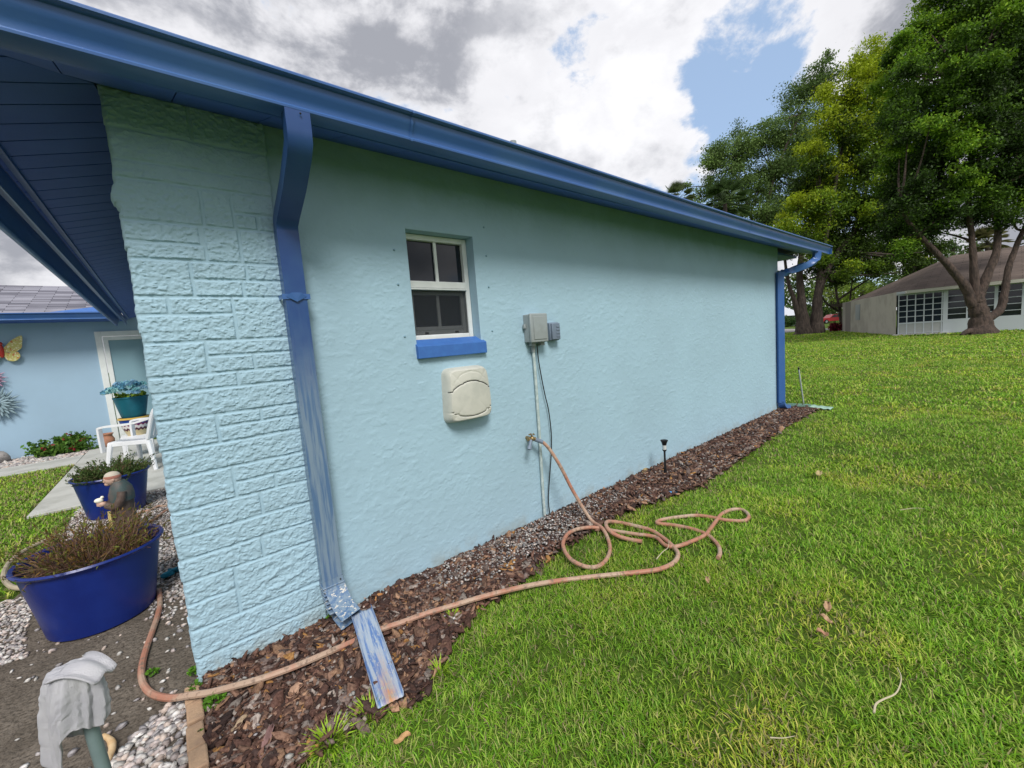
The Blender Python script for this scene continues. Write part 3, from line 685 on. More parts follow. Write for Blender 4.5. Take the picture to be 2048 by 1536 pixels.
h2 = gz_([(1284, 1083), (1255, 1078), (1228, 1068, .03), (1214, 1055, .05), (1214, 1044, .05), (1232, 1044), (1262, 1050), (1300, 1060), (1325, 1075), (1343, 1090), (1356, 1107), (1348, 1125), (1320, 1138), (1280, 1144), (1200, 1152), (1130, 1160), (1070, 1169, .035), (1010, 1182, .05), (950, 1198, .055), (900, 1213, .055), (850, 1228, .05), (800, 1246, .048), (752, 1262, .042), (700, 1286, .042), (640, 1312, .055), (580, 1337, .06), (520, 1358, .06), (470, 1372, .06), (420, 1385, .058), (385, 1390, .058), (340, 1396, .03), (305, 1388), (287, 1368), (283, 1340), (290, 1305), (302, 1270), (314, 1235), (320, 1208), (318, 1180)])
hz = thing('garden_hose', tuple(h2[30][:2])+(0,), 'long faded red garden hose crossing the mulch beneath the metal splash piece', 'garden hose')
MB().tube(smoothpath(h2, 6), .0135, 9).build('tube', M['hose'], hz)
h3 = gz_([(372, 985), (336, 1010), (318, 1012), (300, 1020), (285, 1024), (268, 1032)]); h4 = gz_([(380, 1000), (338, 1018), (322, 1028), (300, 1045), (278, 1052)])
tag(MB().tube(smoothpath(h3, 5), .011, 8).tube(smoothpath(h4, 5), .011, 8).build('garden_hose', M['hose'], origin=h3[2]), 'doubled brownish hose on the white gravel behind the monk statue', 'garden hose')
h5 = gz_([(120, 1070), (75, 1088), (45, 1104), (20, 1124), (8, 1146), (12, 1164), (34, 1176), (90, 1172)], .05)
tag(MB().tube(smoothpath(h5, 6), .015, 9).build('garden_hose', M['tanhose'], origin=h5[3]), 'pale tan hose curling on the grass left of the nearest blue pot', 'garden hose')
pq = gz_([(455, 1545), (520, 1508)], .01)
tag(MB().tube(pq, .013, 10).build('irrigation_pipe', M['black'], origin=pq[0]), 'black irrigation pipe poking from the mulch at the bottom edge', 'pipe')

# splash channel lying under the downspout
ca, cb = G(722, 1222, .085), G(782, 1406, .05)
dv = cb-ca; L_ = np.linalg.norm(dv); dv /= L_
ct = (ca+cb)/2; sdv = np.cross(dv, V(0, 0, 1)); sdv /= np.linalg.norm(sdv); upv = np.cross(sdv, dv)
n = 30; q = MB(); gridp = []
pf = [(-.050, .026), (-.050, .006), (-.046, .001)]+[(-.04+.008*i, .001+(.0022 if i % 2 else 0)) for i in range(11)]+[(.046, .001), (.050, .006), (.050, .026)]
for i in range(n):
    t_ = -L_/2+L_*i/(n-1)
    gridp.append([(a, t_+(.012*math.sin(a*60) if i == n-1 else 0), b*(1 if i < n-3 else .8)) for a, b in pf])
q.grid(np.array(gridp))
ch = q.build('splash_channel', M['rusty']); ch.matrix_world = Matrix([[sdv[0], -dv[0], upv[0], ct[0]], [sdv[1], -dv[1], upv[1], ct[1]], [sdv[2], -dv[2], upv[2], ct[2]], [0, 0, 0, 1]])
sm = ch.modifiers.new('solid', 'SOLIDIFY'); sm.thickness = .0015
tag(ch, 'rust streaked blue metal channel lying on the mulch below the downspout', 'splash channel')

# edging stones
ys = [G(390, 1362, .04)[1], G(392, 1397, .04)[1], G(392, 1440, .04)[1], G(395, 1490, .04)[1], G(398, 1536, .04)[1], G(398, 1536, .04)[1]-.14]
lb = ['tan edging stone touching the stone corner, hose lying on it', 'tan edging stone second from the house corner, just past the weeds', 'tan edging stone in the middle of the edging row', 'tan edging stone second from the bottom edge', 'tan edging stone cut by the bottom edge']
for i in range(5):
    jx = [.0, .003, -.002, .001, .0][i]; q = MB()
    xa, xb = -.062+jx, -.008+jx
    o = q.box((xa, ys[i+1]+.003, -.03), (xb, ys[i]-.004-.004*(i % 2), .034+.007*(i % 2))).build('edging_stone', M['brick'], bevel=.006, origin=((xa+xb)/2, (ys[i]+ys[i+1])/2, 0))
    tag(o, lb[i], 'edging stone', 'edging stones beside the mulch bed')

# solar light
s0 = G(1331, 951, 0)
lt_ = thing('path_light', (s0[0], s0[1], 0), 'small black solar path light staked in the mulch', 'garden light')
stz = XP(1331, 880, s0[0])[2] if False else W(1329, 880, s0[1])[2]
hx, hy = s0[0], s0[1]
MB().tube([(hx, hy, 0), (hx, hy, .05), (hx, hy, .09), (hx, hy, stz-.10)], [.013, .015, .010, .009], 10).build('stake', M['black'], lt_)
MB().lathe([(.009, stz-.11), (.02, stz-.095), (.021, stz-.09)], 16, (hx, hy, 0)).build('collar', M['black'], lt_)
MB().lathe([(.018, stz-.089), (.019, stz-.048)], 16, (hx, hy, 0)).build('lens', mat('clear_lens', (.55, .58, .58), .2), lt_)
MB().lathe([(.018, stz-.047), (.026, stz-.02), (.034, stz-.004), (.034, stz), (.030, stz-.004), (.02, stz-.01), (.0, stz-.01)], 20, (hx, hy, 0)).build('cap', M['black'], lt_)

# green splash extension and white pole at the far downspout
g0 = G(1575, 811, .04); g1 = G(1622, 813, .03); g2 = G(1664, 818, .01)
q = MB(); q.sweep([(-.05, .03), (-.05, 0), (-.03, 0), (-.02, .005), (0, 0), (.02, .005), (.03, 0), (.05, 0), (.05, .03), (.045, .03), (.045, .006), (-.045, .006), (-.045, .03)], [g0, g1])
q2 = thing('downspout_extension', tuple(g1[:2])+(0,), 'flattened green plastic downspout extension lying beyond the far corner', 'downspout extension')
q.build('upper_section', mat('faded_green_plastic', (.16, .30, .24), .6, (.22, .36, .30), 10), q2)
q = MB(); gg = np.array([[g1+(g2-g1)*t+V(0, 0, .004*math.sin(t*16))+u*np.cross((g2-g1)/np.linalg.norm(g2-g1), V(0, 0, 1))*.10*(1+.15*math.sin(t*20)) for u in np.linspace(-1, 1, 9)] for t in np.linspace(-.1, 1, 16)])
q.grid(gg+V(0, 0, .012)); o = q.build('flattened_end', mat('pale_green_plastic', (.33, .50, .42), .6, (.24, .40, .33), 10), q2); s_ = o.modifiers.new('s', 'SOLIDIFY'); s_.thickness = .006
pb = G(1607, 806, 0); pt = W(1597, 735, pb[1])
pt = V(pb[0]+(pt-pb)[0], pb[1], pt[2])
pp = thing('pole', pb, 'short white pole with black tip leaning in the grass by the far downspout', 'pole')
MB().tube([pb, pb+(pt-pb)*.95], .011, 10).build('shaft', M['nwhite'], pp); MB().tube([pb+(pt-pb)*.95, pt], .013, 10).build('tip', M['black'], pp)
tg = G(1348, 982, .02)
ws = MB(); ws.grid(np.array([[(tg[0]+a, tg[1]+b, .02+.012*math.sin(a*70+b*50)+.008*math.cos(b*120)) for a in np.linspace(-.07, .07, 9)] for b in np.linspace(-.022, .025, 6)]))
o = tag(ws.build('plastic_scrap', mat('bright_blue_plastic', (.06, .28, .62), .35, (.45, .6, .75), 40, .6, .7), origin=(tg[0], tg[1], 0)), 'bright blue plastic scrap at the edge of the mulch', 'litter')
o.modifiers.new('s', 'SOLIDIFY').thickness = .002
tg = G(346, 1142, .02)
o = tag(MB().ball((tg[0], tg[1], .025), (.045, .035, .03), 16, 10, noise=.35).ball((tg[0]-.03, tg[1]-.03, .02), (.03, .03, .02), 14, 8, noise=.4).build('rag', mat('teal_rag', (.01, .16, .24), .8, (.02, .22, .32), 30), origin=(tg[0], tg[1], 0)), 'crumpled teal rag against the base of the stone corner', 'rag')

# ------------------------------------------------------------------ foliage helper
def leaves(pts, size, cols, aspect=.45, updir=.3, seed=1, rnd=None, dirs=None):
    r = np.random.default_rng(seed); n = len(pts); size = np.broadcast_to(size, (n,))
    if dirs is None: a = r.normal(size=(n, 3))
    else: a = dirs+r.normal(size=(n, 3))*.15
    a /= np.linalg.norm(a, axis=1)[:, None]
    b = r.normal(size=(n, 3)); b[:, 2] *= (1-updir); b -= (b*a).sum(1)[:, None]*a; b /= np.linalg.norm(b, axis=1)[:, None]
    s = size[:, None]*r.uniform(.7, 1.3, (n, 1))
    nrm = np.cross(a, b)
    v = np.stack([pts-a*s*.5, pts-b*s*aspect*.5+nrm*s*.08, pts+a*s*.5, pts+b*s*aspect*.5+nrm*s*.08], 1).reshape(-1, 3)
    return v, np.repeat(cols, 4, 0)
def leafmesh(name, v, c, m):
    n = len(v)//4; return fastmesh(name, v, np.arange(n*4), np.full(n, 4), m, c)
def reparent(o, par):
    o.parent = par; o.location = tuple(-wpos(par)); return o

def blades(px_, py_, pz_, ln, wd, cols, lean=.9, seed=3, droop=.5):
    r = np.random.default_rng(seed); n = len(px_)
    base = np.stack([px_, py_, pz_], 1); az = r.uniform(0, 2*math.pi, n); le = r.uniform(.15, 1, n)**.8*lean
    dh = np.stack([np.cos(az), np.sin(az), np.zeros(n)], 1); side = np.stack([-np.sin(az), np.cos(az), np.zeros(n)], 1)
    tw = r.uniform(-.7, .7, n)[:, None]; side = side*np.cos(tw)+np.array([0, 0, 1.])*np.sin(tw)*.6
    L = (ln*r.uniform(.6, 1.35, n))[:, None]; Wd = (wd*r.uniform(.7, 1.3, n))[:, None]
    d1 = dh*np.sin(le)[:, None]+np.array([0, 0, 1.])*np.cos(le)[:, None]
    le2 = np.minimum(le+droop*r.uniform(.2, 1.5, n), 1.9); d2 = dh*np.sin(le2)[:, None]+np.array([0, 0, 1.])*np.cos(le2)[:, None]
    mid = base+d1*L*.55; tip = mid+d2*L*.5
    v = np.stack([base-side*Wd*.35, base+side*Wd*.35, mid+side*Wd*.5, mid-side*Wd*.5, tip], 1)
    v = v.reshape(-1, 3); i = np.arange(n)[:, None]*5
    ff = np.concatenate([i+np.array([[0, 1, 2, 3]]), i+np.array([[3, 2, 4]])], 1).ravel()
    sz = np.tile([4, 3], n)
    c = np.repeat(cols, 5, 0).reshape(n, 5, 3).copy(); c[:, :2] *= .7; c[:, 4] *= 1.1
    return v, ff, sz, c.reshape(-1, 3)

# ------------------------------------------------------------------ left side things
def plant_pot(x, y, r, h, label, dry, seed):
    t = thing('flower_pot', (x, y, 0), label, 'flower pot', 'cobalt blue planters')
    pr = [(r*.70, .0), (r*.74, .01), (r*.80, h*.3), (r*.90, h*.72), (r*.93, h*.86), (r*.95, h*.93), (r*1.0, h*.95), (r*1.02, h*.975), (r*1.0, h), (r*.95, h*.985), (r*.91, h*.9), (r*.88, h*.78)]
    MB().lathe(pr, 56, (x, y, 0), cap=False).build('pot', M['pot'], t)
    rr, aa = np.meshgrid(np.linspace(0, r*.90, 14), np.linspace(0, 2*math.pi, 36))
    zz_ = h*.80+.02*fbm(rr*np.cos(aa)*20+9, rr*np.sin(aa)*20+9, 3, seed)+.03*(1-(rr/r)**2)
    MB().grid(np.stack([x+rr*np.cos(aa), y+rr*np.sin(aa), zz_], -1)).build('soil', M['soil'], t)
    r_ = np.random.default_rng(seed); n = 420 if dry else 200; q = MB(); lp = []; ld = []
    for i in range(n):
        a = r_.uniform(0, 6.28); d_ = r*.62*math.sqrt(r_.uniform()); b = V(x+d_*math.cos(a), y+d_*math.sin(a), h*.82)
        o_ = V(math.cos(a)*d_/r, math.sin(a)*d_/r, 0)*(1.1 if dry else 1.3)+r_.normal(size=3)*.28; o_[2] = r_.uniform(.5, 1.1)
        o_ /= np.linalg.norm(o_); L = r_.uniform(.13, .27) if dry else r_.uniform(.10, .22)
        c_ = b+o_*L*.5+r_.normal(size=3)*.015; e_ = b+o_*L+r_.normal(size=3)*.03+V(0, 0, -.02)
        br_ = [(.09, .045, .035), (.17, .085, .055), (.24, .15, .09)][i % 3]
        q.tube([b, c_, e_], [.0022, .0016, .0008], 4, br_, cap=False)
        m_ = (r_.integers(2, 9) if dry else 30)
        tt = r_.uniform(.35, 1.05, m_)[:, None]; lp.append(b*(1-tt)+e_*tt+r_.normal(size=(m_, 3))*.008); ld.append(np.tile(o_, (m_, 1))+r_.normal(size=(m_, 3))*.6)
    q.build('stems', mat('dry_stems', (.1, .06, .04), .9, attr=True), t, fixn=False)
    lp = np.vstack(lp); ld = np.vstack(ld)
    g_c = np.array([(.16, .15, .03), (.26, .15, .04), (.12, .10, .03), (.20, .22, .04)]) if dry else np.array([(.10, .17, .04), (.07, .13, .035), (.14, .20, .06), (.12, .12, .05)])
    v, c = leaves(lp, .028 if dry else .034, g_c[r_.integers(0, 4, len(lp))]*r_.uniform(.7, 1.2, (len(lp), 1)), .28, seed=seed, dirs=ld)
    reparent(leafmesh('leaves', v, c, M['leaf']), t)
    return t
plant_pot(-.395, 1.04, .305, .405, 'large cobalt blue pot with dry brown plant, nearest to the camera', True, 5)
plant_pot(-.49, 3.36, .285, .40, 'cobalt blue pot of green feathery plant behind the monk statue', False, 6)

def statue():
    x, y = -.37, 2.42; t = thing('statue', (x, y, 0), 'small painted monk statue in brown robe between the blue pots', 'statue')
    rc = mat('painted_brown_robe', (.085, .055, .045), .6, (.13, .095, .08), 12, bump=(40, .003)); gc = mat('grey_green_cape', (.055, .085, .085), .6, (.10, .09, .085), 14)
    sk = mat('painted_skin', (.62, .42, .33), .6, (.52, .33, .26), 30); hr = mat('painted_hair', (.36, .15, .11), .7)
    S = 1.0
    def secs(pr, n=28, fold=.05):
        out = []
        for cx_, rx, ry, z in pr:
            an = np.linspace(0, 2*math.pi, n, endpoint=False); k = 1+fold*np.sin(an*7+z*9)*(.6-z)/.5
            out.append(np.stack([x+cx_+rx*k*np.cos(an), y+ry*k*np.sin(an), np.full(n, z)], 1))
        m_ = MB(); P_ = np.array(out); i = np.arange(len(pr)*n).reshape(len(pr), n); f = [(i[a, b], i[a, (b+1) % n], i[a+1, (b+1) % n], i[a+1, b]) for a in range(len(pr)-1) for b in range(n)]
        f += [tuple(i[0])[::-1], tuple(i[-1])]; return m_.add(P_.reshape(-1, 3), f)
    b = secs([(0, .095, .085, 0), (0, .098, .088, .02), (.0, .085, .078, .1), (.003, .074, .074, .22), (.004, .075, .078, .3), (.006, .076, .084, .38), (.008, .064, .080, .43), (.006, .045, .06, .462), (0, .03, .035, .475)])
    b.build('robe', rc, t)
    secs([(.010, .079, .090, .325), (.012, .079, .092, .38), (.012, .070, .086, .43), (.008, .052, .064, .465), (.0, .042, .046, .49), (-.002, .038, .042, .486)], fold=.02).build('cape', gc, t)
    hd = MB(); hd.ball((x-.028, y, .515), (.054, .046, .055), 20, 14); hd.ball((x-.072, y, .500), (.014, .011, .012), 10, 6); hd.ball((x-.058, y, .478), (.022, .022, .018), 12, 8)
    hd.ball((x-.02, y-.043, .51), (.011, .006, .014), 8, 6); hd.ball((x-.02, y+.043, .51), (.011, .006, .014), 8, 6); hd.tube([(x-.005, y, .45), (x-.015, y, .49)], [.04, .034], 14)
    hd.build('head', sk, t)
    MB().lathe([(.0425, .517), (.0535, .519), (.0545, .532), (.050, .541), (.047, .541)], 24, (x-.025, y, 0), sx=1.0, sy=.9).build('hair', hr, t)
    MB().lathe([(.050, .539), (.046, .552), (.034, .564), (.016, .571), (.001, .572)], 24, (x-.026, y, 0), sx=1.0, sy=.9).build('scalp', mat('pale_scalp', (.52, .46, .38), .6), t)
    for s in (-1, 1):
        MB().tube(smoothpath([(x+.02, y+s*.085, .41), (x+.006, y+s*.092, .345), (x-.03, y+s*.07, .295), (x-.085, y+s*.03, .312)], 5), [.028]*5+[.030]*5+[.028]*5+[.025], 12).build('sleeve', rc, t)
        h_ = MB(); h_.ball((x-.108, y+s*.014, .325), (.022, .012, .018), 12, 8)
        for k in range(4): h_.tube(smoothpath([(x-.118, y+s*.012, .333-.008*k), (x-.134, y+s*.008, .342-.008*k), (x-.142, y, .340-.008*k)], 3), [.0048]*6+[.003], 6)
        h_.tube([(x-.105, y+s*.006, .338), (x-.122, y-s*.002, .355)], [.006, .004], 6)
        h_.build('hand', sk, t)
    MB().ball((x-.125, y, .358), (.028, .020, .022), 14, 10, noise=.08).ball((x-.105, y, .378), (.012, .012, .012), 10, 8).build('dove', mat('white_glaze', (.85, .83, .72), .4), t)
    MB().tube(smoothpath([(x-.078, y-.05, .265), (x-.082, y-.045, .20), (x-.080, y-.055, .13), (x-.084, y-.05, .09)], 4), .006, 8).tube(smoothpath([(x-.07, y-.06, .265), (x-.07, y-.062, .18), (x-.068, y-.07, .10)], 4), .006, 8).build('rope', mat('yellow_rope', (.62, .50, .20), .6), t)
statue()

# plastic chair facing the walkway
def chair():
    cx_, cy_ = -.30, 5.5; t = thing('plastic_chair', (cx_, cy_, .02), 'white moulded plastic armchair beside the stone corner', 'chair')
    t.rotation_euler = (0, 0, math.radians(-32)); m_ = M['chairwhite']; z0 = .02
    a, b = cx_-.28, cx_+.24
    MB().grid(np.array([[(u, v, z0+.42-.02*math.sin((u-a)/(b-a)*3.1)) for u in np.linspace(a, b-.05, 10)] for v in np.linspace(cy_-.24, cy_+.24, 10)])).box((a-.005, cy_-.25, z0+.36), (a+.012, cy_+.25, z0+.418)).box((a+.013, cy_-.25, z0+.36), (b-.04, cy_-.238, z0+.415)).build('seat', m_, t, bevel=.004)
    for sx_, sy_ in ((a+.02, -1), (a+.02, 1), (b-.04, -1), (b-.04, 1)):
        o_ = -.04 if sx_ < cx_ else .07
        MB().tube([(sx_, cy_+sy_*.235, z0+.40), (sx_+o_*.6, cy_+sy_*.27, z0+.2), (sx_+o_, cy_+sy_*.285, z0)], [.034, .029, .024], 8).build('leg', m_, t)
    for s in (-1, 1):
        q = MB(); pth = smoothpath([(a-.05, cy_+s*.275, z0+.30), (a-.05, cy_+s*.28, z0+.58), (a-.02, cy_+s*.285, z0+.635), (a+.15, cy_+s*.285, z0+.645), (a+.35, cy_+s*.275, z0+.655), (b+.03, cy_+s*.25, z0+.70)], 5)
        q.sweep([(-.032, -.013), (.032, -.013), (.032, .013), (-.032, .013)], pth, side=(0, 1, 0)); q.build('armrest', m_, t, bevel=.003)
    bk = MB()
    for j in range(7):
        v_ = cy_-.20+.4*j/6; bk.beam((b-.03, v_, z0+.43), (b+.09, v_, z0+.80), .042, .014, up=(1, 0, 0))
    bk.tube(smoothpath([(b-.04, cy_-.24, z0+.42), (b+.03, cy_-.255, z0+.62), (b+.09, cy_-.24, z0+.80), (b+.115, cy_-.12, z0+.87), (b+.12, cy_, z0+.885), (b+.115, cy_+.12, z0+.87), (b+.09, cy_+.24, z0+.80), (b+.03, cy_+.255, z0+.62), (b-.04, cy_+.24, z0+.42)], 4), .026, 8)
    bk.beam((b-.035, cy_-.24, z0+.435), (b-.035, cy_+.24, z0+.435), .02, .04)
    bk.build('backrest', m_, t)
chair()
# stacked pots behind the chair
tq = W(268, 832, 6.6); tx, tz = tq[0], tq[2]; ty = 6.6
st = thing('plant_stand', (tx, ty, .02), 'low white wooden stand carrying the painted pot by the door', 'plant stand')
zt = tz-.30
MB().box((tx-.19, ty-.19, zt-.03), (tx+.19, ty+.19, zt)).build('top', M['chairwhite'], st, bevel=.004)
for sx_ in (-.16, .16):
    for sy_ in (-.16, .16): MB().box((tx+sx_-.02, ty+sy_-.02, .02), (tx+sx_+.02, ty+sy_+.02, zt-.031)).build('leg', M['chairwhite'], st)
def painted(t, oc, c, b):
    s = t.add('ShaderNodeSeparateXYZ'); t.link(oc, s.inputs[0]); z_ = s.outputs[2]
    an = t.math('ARCTAN2', s.outputs[1], s.outputs[0]); wv = t.math('MULTIPLY', t.math('SINE', t.math('MULTIPLY', an, 18)), .010); zw = t.math('ADD', z_, wv)
    c = t.mix(t.ss(z_, .262, .264), (.02, .06, .30), (.70, .45, .10))
    c = t.mix(t.ss(zw, .200, .196), c, (.20, .03, .10)); c = t.mix(t.ss(zw, .170, .166), c, (.75, .70, .70)); c = t.mix(t.ss(zw, .125, .121), c, (.10, .03, .05)); c = t.mix(t.ss(zw, .09, .086), c, (.6, .5, .3))
    return c
pp_ = MB().lathe([(.11, 0), (.13, .05), (.165, .15), (.185, .255), (.20, .265), (.20, .29), (.185, .29), (.17, .2), (.0, .2)], 36, (tx, ty, zt)).build('painted_pot', mat('painted_ceramic', (.1, .1, .4), .3, extra=painted), origin=(tx, ty, zt))
tag(pp_, 'blue ceramic pot with scalloped white and maroon band under the teal pot', 'flower pot')
zb = tz-.01
tp = thing('flower_pot', (tx+.0, ty, zb), 'teal pot of pale blue silk flowers stacked on the painted pot', 'flower pot')
MB().lathe([(.14, 0), (.15, .02), (.185, .19), (.205, .30), (.215, .305), (.215, .325), (.20, .325), (.19, .25), (.0, .25)], 36, (tx, ty, zb)).build('pot', M['teal'], tp)
q = MB(); r_ = np.random.default_rng(4); ptl = []; pc = []
for i in range(46):
    a = r_.uniform(0, 6.28); d_ = .29*math.sqrt(r_.uniform(0, 1)); c_ = V(tx+d_*math.cos(a)-.02, ty+d_*math.sin(a), zb+.40+.12*(1-(d_/.29)**2)+r_.uniform(-.03, .04))
    n = 46; w_ = r_.normal(size=(n, 3)); w_ /= np.linalg.norm(w_, axis=1)[:, None]; w_[:, 2] = abs(w_[:, 2]); ptl.append(c_+w_*.042)
    base = np.array([(.30, .62, .66), (.33, .56, .72), (.16, .40, .55), (.42, .70, .70)])[i % 4]; pc.append(base*r_.uniform(.7, 1.25, (n, 1)))
v, c = leaves(np.vstack(ptl), .036, np.clip(np.vstack(pc), 0, .9), .9, seed=3); reparent(leafmesh('silk_flowers', v, c, M['leaf']), tp)
n = 150; a = r_.uniform(0, 6.28, n); pts_ = np.stack([tx+.17*np.cos(a), ty+.17*np.sin(a), zb+.335+r_.uniform(-.03, .05, n)], 1)
v, c = leaves(pts_, .07, np.array([(.22, .33, .04)])*r_.uniform(.6, 1.4, (n, 1)), .55, seed=8); reparent(leafmesh('leaves', v, c, M['leaf']), tp)
tcp = W(214, 875, 8.45); q = MB().lathe([(a_*.68, b_*.72) for a_, b_ in [(.10, 0), (.15, .08), (.16, .18), (.12, .26), (.13, .30), (.15, .31), (.15, .33), (.12, .33), (.10, .25), (.0, .25)]], 28, (tcp[0], 8.4, .02))
tag(q.build('clay_pot', M['terra'], origin=(tcp[0], 8.4, .02)), 'bulbous terracotta jar standing by the white door frame', 'clay pot')
# flowering shrub and boulder by the back wall
r_ = np.random.default_rng(9)
def shrub(name, c0, rad, n, size, pal, label, cat, seed, flowers=None, par=None, group=None, stem=True, flat=.8, ncl=30):
    r = np.random.default_rng(seed); t = thing(name, (c0[0], c0[1], max(0, c0[2]-rad[2])), label, cat, group)
    cc = r.normal(size=(ncl, 3)); cc /= np.linalg.norm(cc, axis=1)[:, None]; cc = cc*r.uniform(.35, .95, (ncl, 1))*np.array(rad)+np.array(c0)
    k = r.integers(0, ncl, n); P_ = cc[k]+r.normal(size=(n, 3))*np.array(rad)*.17
    P_ = P_[P_[:, 2] > .02]; k = k[:len(P_)]
    pal = np.array(pal); cl_ = pal[(k*7) % len(pal)]*r.uniform(.65, 1.3, (len(P_), 1))
    v, c = leaves(P_, size, cl_, .5, seed=seed); reparent(leafmesh('leaves', v, c, M['leaf']), t)
    if stem:
        q = MB()
        for j in range(min(14, ncl)): q.tube([(c0[0]+r.normal()*.1*rad[0], c0[1]+r.normal()*.1*rad[1], 0 if c0[2]-rad[2] < .5 else c0[2]-rad[2]), tuple((cc[j]+np.array(c0))/2), tuple(cc[j])], [max(.004, rad[0]*.03), max(.003, rad[0]*.02), max(.001, rad[0]*.008)], 5)
        q.build('stems', M['bark'], t)
    if flowers:
        nf, fs, fc = flowers; kk = r.integers(0, ncl, nf); P2 = cc[kk]+r.normal(size=(nf, 3))*np.array(rad)*.12+V(0, 0, rad[2]*.15)
        P2 = np.repeat(P2, 7, 0)+r.normal(size=(nf*7, 3))*fs*.35; v, c = leaves(P2, fs, np.array([fc])*r.uniform(.6, 1.3, (len(P2), 1)), .8, seed=seed+1); reparent(leafmesh('flowers', v, c, M['leaf']), t)
    return t
pa, pb_ = G(88, 918), G(183, 888)
shrub('flowering_shrub', ((pa[0]+pb_[0])/2, 8.35, .15), (.42, .16, .20), 2600, .07, [(.10, .22, .03), (.14, .26, .04), (.07, .16, .03)], 'low bushy plant with red and pink flowers by the back wall', 'shrub', 12, (26, .05, (.45, .02, .06)))
bo = W(2, 925, 8.5)
tag(MB().ball((bo[0]-.05, 8.5, .09), (.16, .12, .12), 16, 10, noise=.10).build('boulder', mat('grey_rock', (.33, .31, .30), .9, (.22, .21, .21), 10, bump=(20, .02)), origin=(bo[0]-.05, 8.5, 0)), 'rough grey rock against the back wall at the left edge', 'rock')

# butterfly and metal flowers on the back wall
def butterfly():
    c_ = W(3, 702, YB-.04); t = thing('butterfly_ornament', (c_[0], YB, c_[2]), 'yellow and orange metal butterfly hung on the back wall', 'wall ornament')
    def wingcol(tt, oc, c, b):
        n = tt.noise(oc, 26, 3, .5); c = tt.mix(tt.ss(n, .56, .60), (.55, .50, .16), (.50, .17, .05)); return tt.mix(tt.ss(tt.noise(oc, 38, 2), .56, .60), c, (.75, .72, .45))
    wm = mat('painted_wing', (.6, .5, .1), .4, extra=wingcol)
    for s in (-1, 1):
        for k, outl in enumerate(([(.02, .03), (.08, .10), (.17, .20), (.27, .27), (.36, .31), (.37, .24), (.35, .14), (.33, .05), (.26, -.01), (.14, -.03), (.03, -.01)], [(.03, -.02), (.12, -.04), (.22, -.02), (.27, -.06), (.28, -.14), (.22, -.21), (.15, -.23), (.07, -.20), (.03, -.12)])):
            o2 = smoothpath([(p[0], p[1], 0) for p in outl+[outl[0]]], 4)[:-1]; q = MB(); n = len(o2)
            tilt = .25
            fr = [(c_[0]+s*p[0]*.72, c_[1]-.015-tilt*p[0]*.3, c_[2]+p[1]*.80) for p in o2]; bk = [(a, b+.006, c) for a, b, c in fr]
            q.add(fr+bk, [tuple(range(n)), tuple(range(n, 2*n))[::-1]]+[(i, (i+1) % n, n+(i+1) % n, n+i) for i in range(n)])
            w_ = q.build('wing', wm, t, smooth=False)
    MB().ball((c_[0], c_[1]-.02, c_[2]-.0), (.035, .03, .12), 12, 10).ball((c_[0], c_[1]-.03, c_[2]+.12), .035, 12, 8).build('body', mat('red_enamel', (.45, .04, .03), .35), t)
butterfly()
def mflower(px, py, rad, colr, label):
    c_ = W(px, py, YB-.05); t = thing('flower_ornament', (c_[0], YB, c_[2]), label, 'wall ornament'); q = MB()
    for lay in range(3):
        for i in range(16):
            a = i*math.pi/8+lay*.2; rr = rad*(1-.22*lay); o_ = []
            for u in np.linspace(.1, 1, 7):
                wv = .07*rad*math.sin(math.pi*min(1, u*.93+.05)); o_.append([(c_[0]+rr*u*math.cos(a)-wv*k*math.sin(a), c_[1]-.012*lay-.03*u*u, c_[2]+rr*u*math.sin(a)+wv*k*math.cos(a)) for k in (-1, 0, 1)])
            q.grid(np.array(o_))
    o_ = q.build('petals', colr, t, fixn=False); o_.modifiers.new('s', 'SOLIDIFY').thickness = .002
    MB().ball((c_[0], c_[1]-.04, c_[2]), (.05, .02, .05), 12, 8).build('centre', colr, t)
mflower(-24, 757, .22, mat('pink_metal', (.40, .22, .34), .5, (.5, .35, .45), 12), 'pink metal flower ornament cut by the left edge')
mflower(-6, 808, .30, mat('dull_grey_metal', (.20, .29, .33), .6, (.28, .39, .45), 9), 'large grey metal flower ornament low on the back wall')

